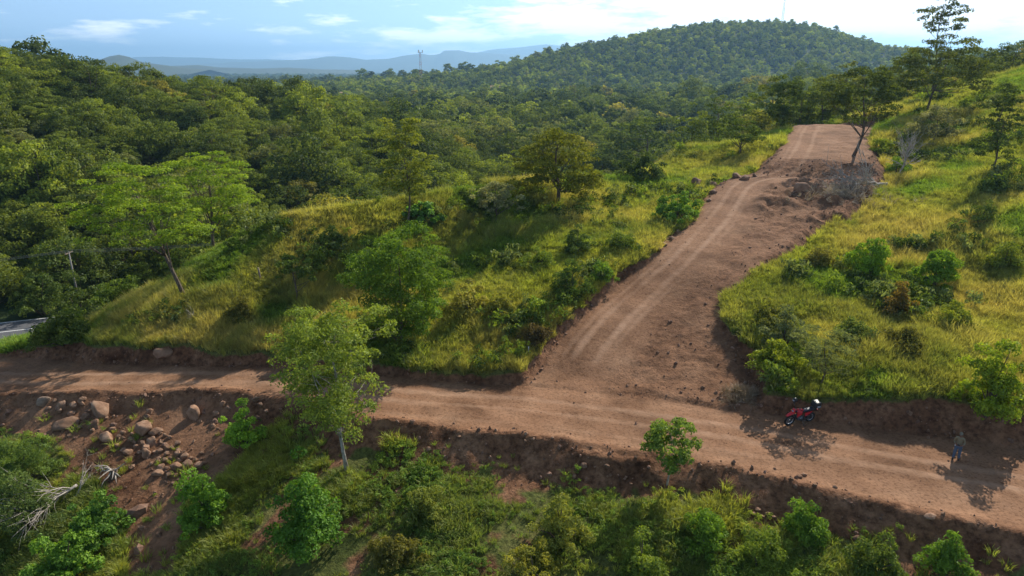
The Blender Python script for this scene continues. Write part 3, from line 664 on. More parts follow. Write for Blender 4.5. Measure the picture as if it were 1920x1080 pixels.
# shrubs picked out one by one
B = lambda name, px, py, top, w, label, col, **kw: T(name, px, py, top, w, label, col, cat='shrub', bush=True, **kw)
B('broadleaf_shrub', 790, 417, 365, 78, 'fresh green broad-leaved shrub beside the slim crest tree', (0.060, 0.135, 0.030), leaf=0.34, aspect=0.75, puffs=20, per=34, psize=0.4)
B('round_shrub', 1202, 338, 272, 108, 'large dark rounded shrub on the pale grass of the spur', (0.036, 0.064, 0.018), leaf=0.22, puffs=46, per=70, psize=0.6)
B('bright_shrub', 1270, 415, 352, 98, 'bright green shrub at the left edge of the climbing road', (0.070, 0.145, 0.022), leaf=0.22, puffs=40, per=60, psize=0.5)
B('spiky_shrub', 1082, 475, 415, 80, 'dark spiky shrub in the middle of the spur grass', (0.038, 0.070, 0.020), leaf=0.26, aspect=0.22, puffs=24, per=60, psize=0.42)
B('spiky_shrub', 1070, 560, 480, 90, 'dark green spiky shrub downhill near the climbing road edge', (0.040, 0.076, 0.020), leaf=0.26, aspect=0.24, puffs=28, per=60, psize=0.42)
B('pale_shrub', 880, 590, 512, 88, 'pale yellow-green rounded shrub right of the feathery tree', (0.135, 0.150, 0.040), leaf=0.18, puffs=32, per=60, psize=0.4)
B('slope_shrub', 690, 520, 440, 95, 'dark green shrub behind the feathery tree', (0.044, 0.085, 0.018), leaf=0.2, puffs=32, per=60, psize=0.5)
B('slope_shrub', 625, 470, 420, 80, 'mid green low shrub on the spur above the crooked tree', (0.055, 0.090, 0.020), leaf=0.2, puffs=26, per=50, psize=0.45)
B('meadow_shrub', 1625, 520, 440, 76, 'bright green ball-shaped shrub of two tiers on the right hillside grass', (0.092, 0.175, 0.014), leaf=0.17, puffs=34, per=85, psize=0.5, irr=0.2)
B('meadow_shrub', 1752, 542, 462, 80, 'dark-sided ball-shaped shrub right of the two-tiered one', (0.080, 0.155, 0.014), leaf=0.17, puffs=36, per=85, psize=0.5, irr=0.2)
B('brown_shrub', 1680, 590, 525, 75, 'brownish withered shrub between the ball-shaped shrubs', (0.105, 0.085, 0.022), leaf=0.17, puffs=24, per=55, psize=0.38)
B('bank_shrub', 1848, 775, 625, 120, 'tall yellow-green shrub on the cut bank behind the standing person', (0.105, 0.165, 0.014), leaf=0.17, puffs=50, per=80, psize=0.48)
T('acacia_sapling', 1537, 722, 618, 110, 'grey-green acacia sapling with flat sprays above the motorcycle', (0.085, 0.115, 0.055), shape='umbrella', cb=0.3, puffs=46, per=46, leaf=0.18, aspect=0.3, psize=0.42, flat=0.25, tr=0.05, limbs=9, up=0.9)
B('bank_shrub', 1450, 690, 630, 95, 'yellow-green shrub at the corner of the bank by the road junction', (0.105, 0.150, 0.016), leaf=0.16, puffs=30, per=70, psize=0.4)
B('bank_shrub', 1440, 610, 560, 90, 'olive low shrub at the left end of the right hillside', (0.085, 0.105, 0.020), leaf=0.16, puffs=26, per=60, psize=0.36)
B('scarp_shrub', 460, 838, 757, 80, 'light green shrub against the bare earth scarp near the boulders', (0.112, 0.213, 0.025), leaf=0.15, puffs=32, per=80, psize=0.36)
B('gully_shrub', 388, 985, 890, 108, 'green leafy shrub below the boulder pile', (0.065, 0.144, 0.018), leaf=0.16, puffs=36, per=80, psize=0.42)
B('gully_shrub', 580, 1035, 872, 130, 'large deep green leafy shrub left of the slender tree base', (0.056, 0.131, 0.018), leaf=0.17, puffs=60, per=85, psize=0.5)
B('gully_shrub', 180, 1020, 938, 130, 'glossy dark green shrub beside the bleached fallen tree', (0.053, 0.119, 0.020), leaf=0.17, puffs=42, per=80, psize=0.42)
B('gully_shrub', 125, 1100, 1012, 195, 'fresh green shrub in the bottom corner of the gully', (0.075, 0.156, 0.022), leaf=0.17, puffs=56, per=80, psize=0.45)
B('gully_shrub', 40, 915, 822, 170, 'wide feathery green shrub mass at the left edge of the gully', (0.069, 0.119, 0.033), leaf=0.2, aspect=0.25, puffs=60, per=80, psize=0.5)
B('gully_shrub', 55, 1000, 900, 150, 'dull green shrub below the wide feathery one at the left edge', (0.060, 0.100, 0.033), leaf=0.2, aspect=0.3, puffs=46, per=80, psize=0.5)
B('thicket_shrub', 122, 643, 578, 140, 'dense dark shrub at the toe of the spur beside the highway', (0.048, 0.080, 0.016), leaf=0.22, puffs=50, per=60, psize=0.6)
B('thicket_shrub', 150, 590, 505, 120, 'tangled dark shrub at the foot of the utility pole', (0.045, 0.075, 0.016), t=78, leaf=0.26, puffs=46, per=60, psize=0.7)
B('thicket_shrub', 85, 600, 520, 120, 'dark shrub left of the utility pole above the highway', (0.050, 0.085, 0.018), t=82, leaf=0.26, puffs=46, per=60, psize=0.7)
B('thicket_shrub', 230, 590, 520, 130, 'mid green shrub behind the lower end of the spur', (0.058, 0.100, 0.018), t=62, leaf=0.22, puffs=46, per=60, psize=0.6)
for px, py, top, w, c, lb in ((1470, 650, 575, 100, G_GREY, 'bluish green shrub on the bank above the road junction'), (1590, 640, 590, 85, (0.07, 0.11, 0.03), 'dull green shrub above the acacia sapling'), (1700, 655, 605, 80, G_OLIVE, 'olive shrub below the withered brown one'), (1785, 610, 560, 80, (0.10, 0.14, 0.02), 'yellow-green shrub above the tall bank shrub'),
        (1880, 500, 455, 75, (0.09, 0.13, 0.02), 'low green shrub by the right picture edge'), (1835, 425, 380, 85, G_MID, 'dark green shrub in the shadow of the narrow hillside tree'), (1530, 500, 462, 70, (0.09, 0.10, 0.025), 'low olive shrub at the crown of the right hillside near the spoil'), (940, 600, 545, 70, G_YEL, 'yellowish shrub between the pale shrub and the road'),
        (1008, 640, 598, 62, (0.05, 0.045, 0.02), 'dark brown withered shrub at the left edge of the climbing road foot'), (1010, 500, 455, 80, G_LIGHT, 'light green shrub uphill of the pale rounded one'), (1165, 470, 425, 80, G_MID, 'green shrub left of the small roadside stones'), (600, 510, 468, 70, G_MID, 'green shrub uphill right of the crooked tree'),
        (450, 600, 560, 60, G_OLIVE, 'olive shrub above the bank on the left spur'), (690, 640, 590, 80, G_LIGHT, 'light green shrub at the left foot of the feathery tree'), (1130, 530, 490, 60, G_FRESH, 'fresh green shrub by the edge of the climbing road'), (1680, 330, 290, 60, G_FRESH, 'bright shrub behind the bleached dead tree'), (1650, 290, 252, 55, (0.10, 0.15, 0.02), 'yellow-green shrub right of the plateau tree')):
    B('wild_shrub', px, py, top, w, lb, c, leaf=0.18, aspect=0.45, puffs=30, per=55, psize=0.42)
for px, top, w, tq, c, shp, lb in ((1498, 150, 75, 109, (0.050, 0.080, 0.016), 'round', 'dark tree just behind the left end of the plateau crest'), (1540, 140, 80, 112, (0.062, 0.090, 0.018), 'dome', 'mid green tree behind the middle of the plateau crest'), (1578, 118, 80, 118, (0.070, 0.095, 0.018), 'round', 'taller tree showing behind the plateau tree crown'),
        (1650, 130, 90, 112, (0.048, 0.075, 0.016), 'dome', 'dark dome tree behind the right end of the plateau crest'), (1690, 100, 90, 116, (0.062, 0.095, 0.018), 'round', 'tree left of the broad hilltop tree'), (1440, 140, 85, 114, (0.075, 0.105, 0.018), 'umbrella', 'pale flat-topped tree left of the verge tree'), (1395, 165, 85, 112, (0.062, 0.10, 0.018), 'round', 'green tree behind the small roadside tree'),
        (1345, 160, 80, 116, (0.048, 0.08, 0.016), 'dome', 'dark tree behind the grass left of the roadside tree'), (1420, 205, 75, 101, (0.095, 0.12, 0.03), 'dome', 'yellowish low tree between the roadside tree and the plateau'), (1300, 200, 80, 110, (0.07, 0.105, 0.02), 'round', 'green tree rising behind the spur right of the rounded shrub'), (1815, 95, 80, 118, (0.052, 0.08, 0.018), 'round', 'dark tree right of the broad hilltop tree'),
        (1880, 72, 95, 122, (0.040, 0.062, 0.016), 'dome', 'dark spreading tree on the skyline at the right edge'), (1935, 80, 90, 118, (0.042, 0.068, 0.016), 'round', 'dark tree cut by the right picture edge on the skyline')):
    T('crest_woods_tree', px, 225, top, w, lb, c, t=tq, shape=shp, cb=0.15, puffs=60, per=40, leaf=0.34, aspect=0.55, psize=0.9, flat=0.6, limbs=6, group='trees behind the plateau and hillside crest')
for k, (px, py, top, w, c, lb) in enumerate(((1320, 1025, 955, 110, G_FRESH, 'leafy shrub under the scarp below the small pale-stemmed tree'), (1510, 1010, 942, 88, G_FRESH, 'bright shrub reaching up the scarp below the motorcycle'), (1420, 1075, 990, 100, G_LIGHT, 'light green shrub at the bottom between two taller shrubs'),
        (1640, 1080, 1005, 110, G_MID, 'mid green shrub at the bottom below the roadside boulder'), (1770, 1085, 1000, 90, G_FRESH, 'last leafy shrub before the bare earth at the bottom right'), (1050, 1010, 935, 120, (0.11, 0.14, 0.03), 'yellowish grassy shrub in the lower slope centre'),
        (1000, 1085, 1020, 150, G_YEL, 'low yellow-green shrub at the bottom edge centre'), (1200, 1085, 1010, 110, G_LIGHT, 'light shrub at the bottom edge below the scarp'), (800, 960, 905, 90, (0.10, 0.135, 0.03), 'loose yellow-green shrub right of the slender tree'), (740, 1060, 1000, 110, G_OLIVE, 'olive low shrub at the bottom right of the slender tree'))):
    B('weedy_shrub', px, py, top, w, lb, c, leaf=0.16, aspect=0.42, puffs=34, per=65, psize=0.36)

# ------------------------------------------------------------------ scattering of uncountable growth
def proto_collection(name, meshes):
    c = bpy.data.collections.new(name)
    for i, ms in enumerate(meshes):
        o = bpy.data.objects.new('%s_%02d' % (name, i), ms); c.objects.link(o)
    return c
def scatter(name, P, rot, scl, idx, tint, coll, label):
    me = bpy.data.meshes.new(name); n = len(P); me.vertices.add(n); me.vertices.foreach_set('co', np.asarray(P, np.float32).ravel())
    for k, v, t in (('rot', rot, 'FLOAT_VECTOR'), ('scl', scl, 'FLOAT_VECTOR'), ('tintc', tint, 'FLOAT_VECTOR')):
        a = me.attributes.new(k, t, 'POINT'); a.data.foreach_set('vector', np.asarray(v, np.float32).ravel())
    a = me.attributes.new('idx', 'INT', 'POINT'); a.data.foreach_set('value', np.asarray(idx, np.int32))
    o = link(name, me); tag(o, label, None, None, 'stuff')
    ng = bpy.data.node_groups.new(name + '_spread', 'GeometryNodeTree')
    ng.interface.new_socket('Geometry', in_out='INPUT', socket_type='NodeSocketGeometry'); ng.interface.new_socket('Geometry', in_out='OUTPUT', socket_type='NodeSocketGeometry')
    gi = ng.nodes.new('NodeGroupInput'); go = ng.nodes.new('NodeGroupOutput'); iop = ng.nodes.new('GeometryNodeInstanceOnPoints'); ci = ng.nodes.new('GeometryNodeCollectionInfo')
    ci.inputs['Collection'].default_value = coll; ci.inputs['Separate Children'].default_value = True; ci.inputs['Reset Children'].default_value = True
    def na(nm, t): q = ng.nodes.new('GeometryNodeInputNamedAttribute'); q.data_type = t; q.inputs['Name'].default_value = nm; return q.outputs['Attribute']
    L = ng.links
    L.new(gi.outputs[0], iop.inputs['Points']); L.new(ci.outputs[0], iop.inputs['Instance']); iop.inputs['Pick Instance'].default_value = True
    L.new(na('idx', 'INT'), iop.inputs['Instance Index']); L.new(na('rot', 'FLOAT_VECTOR'), iop.inputs['Rotation']); L.new(na('scl', 'FLOAT_VECTOR'), iop.inputs['Scale'])
    L.new(iop.outputs[0], go.inputs[0])
    md = o.modifiers.new('spread', 'NODES'); md.node_group = ng
    return o

def tuft(seed, nb, h, spread, wid, lean, tipdry, mat=None):
    rng = np.random.default_rng(seed); az = rng.uniform(0, 2*math.pi, nb); r = spread*np.sqrt(rng.uniform(0, 1, nb))
    b = np.stack([r*np.cos(az), r*np.sin(az), np.full(nb, -0.05)], 1)
    out = np.stack([np.cos(az + rng.normal(0, 0.6, nb)), np.sin(az + rng.normal(0, 0.6, nb)), np.zeros(nb)], 1)
    hh = (h*rng.uniform(0.55, 1.15, nb))[:, None]; ln = (lean*rng.uniform(0.3, 1.2, nb))[:, None]
    m = b + np.array([0, 0, 1])*hh*0.6 + out*hh*ln*0.35; t = b + np.array([0, 0, 1])*hh*(1 - 0.25*ln) + out*hh*ln
    fa = rng.uniform(0, 2*math.pi, nb); w = np.stack([np.cos(fa), np.sin(fa), np.zeros(nb)], 1)*wid
    V = np.stack([b - w*0.6, b + w*0.6, m + w*0.9, m - w*0.9, t + w*0.15, t - w*0.15], 1).reshape(-1, 3)
    k = np.arange(nb)*6; Q = np.concatenate([np.stack([k, k+1, k+2, k+3], 1), np.stack([k+3, k+2, k+4, k+5], 1)])
    tint = np.repeat(np.clip(rng.normal(0.5, 0.2, nb), 0, 1), 6)
    tip = np.tile([0, 0, 0.35, 0.35, 1, 1], nb)*np.repeat(tipdry*rng.uniform(0.2, 1.0, nb), 6)
    return mesh_np('tuft', V, Q, [mat or M_GRASS], {'tint': tint, 'tip': tip})
def weed(seed, n, Ht, R, leaf, aspect=0.5):
    rng = np.random.default_rng(seed); k = 9
    cc = np.stack([rng.normal(0, R*0.5, k), rng.normal(0, R*0.5, k), rng.uniform(0.25, 0.95, k)*Ht], 1)
    V, Q, Tn = clump_leaves(cc, np.full(k, R*0.45), n//k, 0.8, leaf, aspect, rng, 0.3, 0.6)
    return mesh_np('weed', V, Q, [M_WEED], {'tint': Tn})
TUFTS = proto_collection('grass_tufts', [tuft(i, 44, 0.62, 0.26, 0.017, 0.7, 0.7) for i in range(4)] + [tuft(10+i, 40, 0.46, 0.28, 0.024, 0.9, 0.2) for i in range(3)] + [tuft(20+i, 34, 0.85, 0.2, 0.015, 0.45, 0.95) for i in range(3)])
WEEDS = proto_collection('weeds', [weed(i, 130, 0.6, 0.42, 0.15, 0.45) for i in range(4)] + [weed(10+i, 120, 0.4, 0.4, 0.13, 0.6) for i in range(3)])

rng = np.random.default_rng(5)
def sample_ground(n, x0, x1, y0, y1, margin=150):
    x = rng.uniform(x0, x1, n); y = rng.uniform(y0, y1, n); z = H(x, y)
    px, py, t = proj(x, y, z); ok = (t > 12) & (px > -margin) & (px < 1920 + margin) & (py < 1080 + margin*2.5) & (py > 60)
    return x[ok], y[ok], z[ok], px[ok], py[ok], t[ok]
def hidden(x, y, z, n=36, eps=0.15):
    """is the straight line from the camera to the point blocked by ground"""
    blk = np.zeros(len(x), bool)
    for f in np.linspace(0.3, 0.985, n):
        blk |= H(x*f, y*f) > CAM_H + (z - CAM_H)*f + eps
    return blk
# --- tall grass on the spur and the right hillside
x, y, z, px, py, t = sample_ground(560000, -62, 92, 26, 128)
soil = lookup(SOIL, x, y); forest = ((y > ridgeY(x) + 5) & (x < 36)) | (y > 120); low = (lookup(LATL, x, y) < 0) & (lookup(EL, x, y) > 0)
keep = (soil < 0.5) & ~forest & ~low & (rng.uniform(0, 1, len(x)) < np.clip((40/t)**1.3, 0.18, 1)) & ~hidden(x, y, z + 0.9)
x, y, z, px, py, t = (v[keep] for v in (x, y, z, px, py, t))
straw = np.clip(0.45 + 1.1*fbm(x, y, 8, 81, 4) + 0.25*fbm(x, y, 1.8, 83, 2), 0, 1); lush = np.clip(0.5 + 0.9*fbm(x, y, 6, 85, 3), 0, 1)
u = rng.uniform(0, 1, len(x)); idx = np.where(lush > 0.72, 4 + (u*3).astype(int), np.where(straw > 0.55, 7 + (u*3).astype(int), (u*4).astype(int)))
sc_ = (0.55 + 0.65*np.clip(0.5 + fbm(x, y, 3.2, 87, 3), 0, 1))*rng.uniform(0.75, 1.25, len(x))*np.clip((t/40)**0.55, 0.9, 1.6)*0.82
c_straw = np.array([0.29, 0.25, 0.105]); c_yel = np.array([0.185, 0.225, 0.040]); c_grn = np.array([0.100, 0.165, 0.026]); c_dk = np.array([0.055, 0.095, 0.020])
cc_ = c_yel[None]*(1-straw[:, None]) + c_straw[None]*straw[:, None]
lg = sstep(0.42, 0.8, lush)[:, None]; cc_ = cc_*(1-lg) + c_grn*lg
dk = sstep(0.1, 0.5, fbm(x, y, 5, 89, 3))[:, None]*0.6; cc_ = cc_*(1-dk) + c_dk*dk
cc_ *= rng.uniform(0.6, 1.35, (len(x), 1))
rot = np.stack([rng.normal(0, 0.24, len(x)), rng.normal(0, 0.24, len(x)), rng.uniform(0, 6.28, len(x))], 1)
S3 = np.stack([sc_, sc_, sc_*rng.uniform(0.8, 1.25, len(x))], 1)
print('grass', len(x))
scatter('hillside_grass', np.stack([x, y, z], 1), rot, S3, idx, cc_, TUFTS, 'tall yellow-green grass over the spur and hillside')
# --- leafy weeds mixed in
x, y, z, px, py, t = sample_ground(60000, -62, 92, 26, 120)
soil = lookup(SOIL, x, y); forest = ((y > ridgeY(x) + 6) & (x < 36)) | (y > 116); low = (lookup(LATL, x, y) < 0) & (lookup(EL, x, y) > 0)
pt = fbm(x, y, 4.5, 91, 4)
keep = (soil < 0.4) & ~forest & ~low & (pt > np.where(x > 14, 0.24, 0.1)) & (rng.uniform(0, 1, len(x)) < 0.55*np.clip((42/t)**1.2, 0.2, 1)) & ~hidden(x, y, z + 0.9)
x, y, z, pt, t = (v[keep] for v in (x, y, z, pt, t)); u = rng.uniform(0, 1, len(x))
gc = np.array([G_MID, G_LIGHT, G_DARK, (0.085, 0.12, 0.05)])[rng.integers(0, 4, len(x))]*rng.uniform(0.8, 1.25, (len(x), 1))
s1 = rng.uniform(0.7, 1.5, len(x))*(0.8 + 1.6*np.clip(pt, 0, 0.5)); print('weeds', len(x))
scatter('hillside_weeds', np.stack([x, y, z], 1), np.stack([u*0, u*0, u*6.28], 1), np.stack([s1, s1, s1*rng.uniform(0.8, 1.4, len(x))], 1), (rng.uniform(0, 7, len(x))).astype(int), gc, WEEDS, 'leafy green weeds among the hillside grass')
# --- rank growth on the slope below the lower road
x, y, z, px, py, t = sample_ground(160000, -48, 40, 14, 46, 160)
el = lookup(EL, x, y); low = (lookup(LATL, x, y) < 0) & (el > 0.9)
fn = lookup(fan.astype(float), x, y); g1 = fbm(x, y, 3.0, 95, 4); rightbare = sstep(1750, 1900, px)
dens = np.clip(0.60 + 1.5*g1, 0.03, 1)*sstep(0.6, 3.2, el + 2.4*fbm(x, y, 2, 97, 3))*(1-fn*0.97)*(1 - 0.9*rightbare)
keep = low & (rng.uniform(0, 1, len(x)) < dens*0.62)
x, y, z, g1, t, px, py = (v[keep] for v in (x, y, z, g1, t, px, py)); n = len(x); u = rng.uniform(0, 1, n)
kind = rng.uniform(0, 1, n) + 1.0*fbm(x, y, 2.5, 99, 2) < 0.72
gx = sstep(0.0, 0.5, fbm(x, y, 5, 101, 3) + 0.15)[:, None]
cg = np.array([0.170, 0.195, 0.040])*gx + np.array([0.095, 0.140, 0.034])*(1-gx)
print('low growth', n)
a = kind; s1 = rng.uniform(0.5, 1.15, n)*(0.7 + 0.7*np.clip(g1, -0.3, 0.6))
R3 = np.stack([rng.normal(0, 0.1, n), rng.normal(0, 0.1, n), u*6.28], 1); S3 = np.stack([s1, s1, s1], 1); cg = cg*rng.uniform(0.7, 1.3, (n, 1)); P3 = np.stack([x, y, z], 1)
scatter('slope_grass', P3[a], R3[a], S3[a], rng.integers(0, 7, a.sum()), cg[a], TUFTS, 'rough green grass on the slope below the dirt road')
scatter('slope_weeds', P3[~a], R3[~a], S3[~a]*0.72, rng.integers(0, 7, (~a).sum()), cg[~a]*np.array([0.85, 1.05, 0.9]), WEEDS, 'leafy weeds on the slope below the dirt road')

# ------------------------------------------------------------------ woods
SPEC = {}   # kind -> list of (wood mesh, leaf mesh), nominal height, crown radius
def forest_kind(k, seeds, Ht, R, **kw):
    SPEC[k] = ([tree_meshes('wood_%s_%d' % (k, s), 900 + s, Ht, R, limbs=5, **kw) for s in seeds], Ht, R)
forest_kind('round', (1, 2, 3), 7.6, 4.0, shape='dome', cb=0.05, puffs=72, per=46, leaf=0.36, aspect=0.6, psize=1.15, flat=0.75, tr=0.16)
forest_kind('umbrella', (4, 5, 6), 8.2, 5.2, shape='umbrella', cb=0.3, puffs=66, per=44, leaf=0.36, aspect=0.5, psize=1.1, flat=0.42, tr=0.18, up=0.9)
forest_kind('dome', (7, 8, 9), 7.4, 4.8, shape='dome', cb=0.12, puffs=84, per=46, leaf=0.36, aspect=0.6, psize=1.1, flat=0.72, tr=0.17)
forest_kind('column', (10, 11), 14.0, 2.8, shape='column', cb=0.15, puffs=66, per=26, leaf=0.45, aspect=0.4, psize=1.0, flat=0.8, tr=0.18)
def far_kind(k, seeds, Ht, R, **kw):
    return [tree_meshes('far_%s_%d' % (k, s), 950 + s, Ht, R, limbs=3, mat=M_LEAFI, **kw) for s in seeds]
FARM = far_kind('round', (1, 2), 8.5, 3.8, shape='round', cb=0.1, puffs=30, per=16, leaf=0.95, aspect=0.7, psize=1.35, flat=0.65) + far_kind('dome', (3, 4), 8.0, 4.4, shape='dome', cb=0.12, puffs=32, per=16, leaf=0.95, aspect=0.7, psize=1.4, flat=0.6) + far_kind('umbrella', (5, 6), 9.0, 5.0, shape='umbrella', cb=0.35, puffs=34, per=16, leaf=0.9, aspect=0.7, psize=1.5, flat=0.38)
FARC = proto_collection('far_crowns', [m[1] for m in FARM])
NEARW = []
for k in ('round', 'umbrella', 'dome'):
    for (tm, cm) in SPEC[k][0][:2]:
        c2 = cm.copy(); c2.materials.clear(); c2.materials.append(M_LEAFI); NEARW.append(c2)
NEARC = proto_collection('wood_crowns', NEARW)

rng = np.random.default_rng(23)
HOUSES = [(646, 174), (799, 173), (930, 162), (1270, 224)]
def house_at(px, py):
    a, b, c = ray(px, py); t = np.arange(120, 900, 1.0); g = H(a*t, b*t); k = np.argmax(CAM_H + c*t < g + 4.4); return a*t[k], b*t[k], float(g[k]), t[k]
HPOS = [house_at(*q) for q in HOUSES]
def house_clear(x, y, px, t):
    ok = np.ones(len(x), bool)
    for (hx, hy, hz, ht), (hpx, hpy) in zip(HPOS, HOUSES):
        ok &= ~((np.hypot(x - hx, y - hy) < 9) | ((np.abs(px - hpx) < 6/ht*F + 3) & (t < ht) & (t > ht - (140 if hpx < 1200 else 30))))
    return ok
def jitter_grid(x0, x1, y0, y1, st):
    gx, gy = np.meshgrid(np.arange(x0, x1, st), np.arange(y0, y1, st)); gx = gx + rng.uniform(-0.42, 0.42, gx.shape)*st; gy = gy + rng.uniform(-0.42, 0.42, gy.shape)*st
    return gx.ravel(), gy.ravel()
def hwy_free(x, y, m=6.5):
    e = np.full(x.shape, 99.); k = (np.abs(x) < 170) & (y < 200); 
    if k.any(): e[k] = seg_info(x[k], y[k], *HWY)[0]
    return e > m
cand = []
for (x0, x1, y0, y1, st) in ((-210, 40, 62, 200, 5.2), (40, 190, 104, 200, 5.6), (-260, 240, 200, 340, 7.0), (-330, 380, 340, 620, 8.6)):
    x, y = jitter_grid(x0, x1, y0, y1, st); cand.append(np.stack([x, y], 1))
cand = np.concatenate(cand); x, y = cand[:, 0], cand[:, 1]; z = H(x, y)
ok = (y > ridgeY(x) + 10 + 2*fbm(x, y, 8, 111, 2)) | (x > 36)
ok &= ~((x > 36) & (y < 118 + np.clip((x-45)*0.1, 0, 30)))                       # keep the plateau crest clear
ok &= ~((x > 20) & (x < 47) & (y < 106))
ok &= hwy_free(x, y)
ok &= ~((x < -46) & (y < 78) & (x > -75))
x, y, z = x[ok], y[ok], z[ok]
px, py, t = proj(x, y, z + 8); fr = (px > -150) & (px < 2070) & (t > 30) & house_clear(x, y, px, t)
x, y, z, px, py, t = (v[fr] for v in (x, y, z, px, py, t))
zone_far = t > 330
kinds = np.array(['round', 'umbrella', 'dome', 'column'])
pk = rng.uniform(0, 1, len(x)) + 0.35*fbm(x, y, 30, 113, 2)
kd = np.where(pk < 0.42, 0, np.where(pk < 0.56, 1, 2))
col_zone = (px > 600) & (px < 860) & (t > 300) & (t < 520); kd = np.where(col_zone & (rng.uniform(0, 1, len(x)) < 0.6), 3, kd)
scl = rng.uniform(0.55, 1.12, len(x))*np.where(t > 200, 1.15, 1.0)*np.where(rng.uniform(0, 1, len(x)) < 0.12, 1.5, 1.0)
big = (t > 180) & (rng.uniform(0, 1, len(x)) < 0.14); scl = np.where(big, scl*1.5, scl)
scl = np.where(t < 75, scl*0.62, scl)
scl = np.where((y < ridgeY(x) + 20) & (x < 36), scl*0.8, scl)
scl = np.where(kd == 3, np.minimum(scl, 0.95), scl)
# right-hand skyline trees stay low
scl = np.where((x > 36) & (t < 330), scl*0.8, scl)
Hk = np.array([7.6, 8.2, 7.4, 14.0])[kd]*scl; Rk = np.array([4.0, 5.2, 4.8, 2.8])[kd]*scl
hid = hidden(x, y, z + Hk*0.9, 40, 0.0)
# how much of each crown shows: fill a coarse picture from front to back
order = np.argsort(t); gw, gh = 320, 180; buf = np.zeros((gh, gw), bool); vis = np.zeros(len(x), int)
for i in order:
    if hid[i]: continue
    cxp, cyp, tt_ = proj(x[i], y[i], z[i] + Hk[i]*0.62); rx = Rk[i]/tt_*F/6; ry = Hk[i]*0.36/tt_*F/6
    a0, a1 = int(max(0, cxp/6 - rx)), int(min(gw, cxp/6 + rx + 1)); b0, b1 = int(max(0, cyp/6 - ry)), int(min(gh, cyp/6 + ry + 1))
    if a1 <= a0 or b1 <= b0: continue
    s = buf[b0:b1, a0:a1]; vis[i] = (~s).sum(); s[:] = True
pick = np.argsort(-vis)[:285]; pick = pick[vis[pick] > 2]
single = np.zeros(len(x), bool); single[pick] = True
tone = fbm(x, y, 22, 115, 3)*0.5 + rng.normal(0, 0.34, len(x)) - 0.45*big - 0.12*(t > 180)
TINT = {'dark': (0.040, 0.066, 0.015), 'mid': (0.068, 0.102, 0.018), 'light': (0.100, 0.142, 0.020), 'yellow': (0.125, 0.135, 0.028), 'grey': (0.080, 0.105, 0.042)}
def tone_name(v, r): return 'yellow' if r < 0.05 else 'grey' if r < 0.11 else 'dark' if v < -0.12 else 'light' if v > 0.28 else 'mid'
tn = [tone_name(v, r) for v, r in zip(tone, rng.uniform(0, 1, len(x)))]
SHAPE = {0: 'round-crowned', 1: 'flat-crowned', 2: 'dome-crowned', 3: 'tall narrow'}
TONE = {'dark': 'dark green', 'mid': 'mid green', 'light': 'light green', 'yellow': 'yellowish', 'grey': 'greyish green'}
def where_is(i):
    if px[i] > 1450: return 'on the wooded rise behind the plateau road'
    if t[i] > 250 and px[i] > 560: return 'in the far valley woods below the blue mountains'
    if px[i] > 560: return 'in the wooded hollow behind the grassy spur'
    if t[i] < 85: return 'in the thicket along the highway'
    if py[i] < 190: return 'along the skyline of the wooded hill on the left'
    return 'in the dense woods on the left-hand slope'
LAND = [('the leaning tree', 270, 400), ('the upright umbrella tree', 410, 370), ('the slim crest tree', 770, 290), ('the big spreading tree', 1045, 300), ('the radio mast', 789, 115), ('the conical hill', 262, 105), ('the large rounded shrub', 1202, 300), ('the plateau tree', 1600, 190), ('the tallest sparse tree', 1748, 45),
        ('the utility pole', 122, 490), ('the tin-roofed house', 1270, 224), ('the white-walled house', 646, 174), ('the clay-roofed house', 930, 162), ('the crooked tree', 557, 500), ('the flat-topped mountain', 850, 100), ('the highway', 20, 620), ('the verge tree', 1462, 190), ('the small roadside tree', 1387, 255)]
ORD = ['nearest', 'second', 'third', 'fourth', 'fifth', 'sixth', 'seventh', 'eighth', 'ninth', 'tenth', 'eleventh', 'twelfth']
rel_key = {}
for i in sorted(pick, key=lambda j: t[j]):
    cx1, cy1, _ = proj(x[i], y[i], z[i] + Hk[i]*0.65); dd = [(math.hypot(cx1 - q[1], (cy1 - q[2])*1.3), q) for q in LAND]; q = min(dd, key=lambda v: v[0])[1]
    dx_, dy_ = cx1 - q[1], cy1 - q[2]; rel = ('left of' if dx_ < 0 else 'right of') if abs(dx_) > abs(dy_)*1.2 else ('above' if dy_ < 0 else 'below')
    rel_key.setdefault((tn[i], kd[i], rel, q[0]), []).append(i)
LAB = {}
for (tt_, kk_, rel, q), v in rel_key.items():
    for n_i, i in enumerate(v): LAB[i] = ('%s %s forest tree %s %s' % (TONE[tt_], SHAPE[kk_], rel, q)) if len(v) == 1 else '%s of the %s %s forest trees %s %s' % (ORD[min(n_i, 11)], TONE[tt_], SHAPE[kk_], rel, q)
for i in pick:
    kk = kinds[kd[i]]; ms = SPEC[kk][0]; m = ms[int(rng.integers(0, len(ms)))]
    c = np.array(TINT[tn[i]])*rng.uniform(0.85, 1.18); w = where_is(i)
    r = plant('forest_tree', m, (x[i], y[i], z[i] - 0.2), LAB[i], 'tree', c, '%s %s trees %s' % (TONE[tn[i]], SHAPE[kd[i]], w), rng.uniform(0, 6.28), (scl[i], scl[i], scl[i]*rng.uniform(0.88, 1.12)))
rest = ~single & (~hid | (rng.uniform(0, 1, len(x)) < 0.25)); nr = rest & (t < 260); fr_ = rest & (t >= 260)
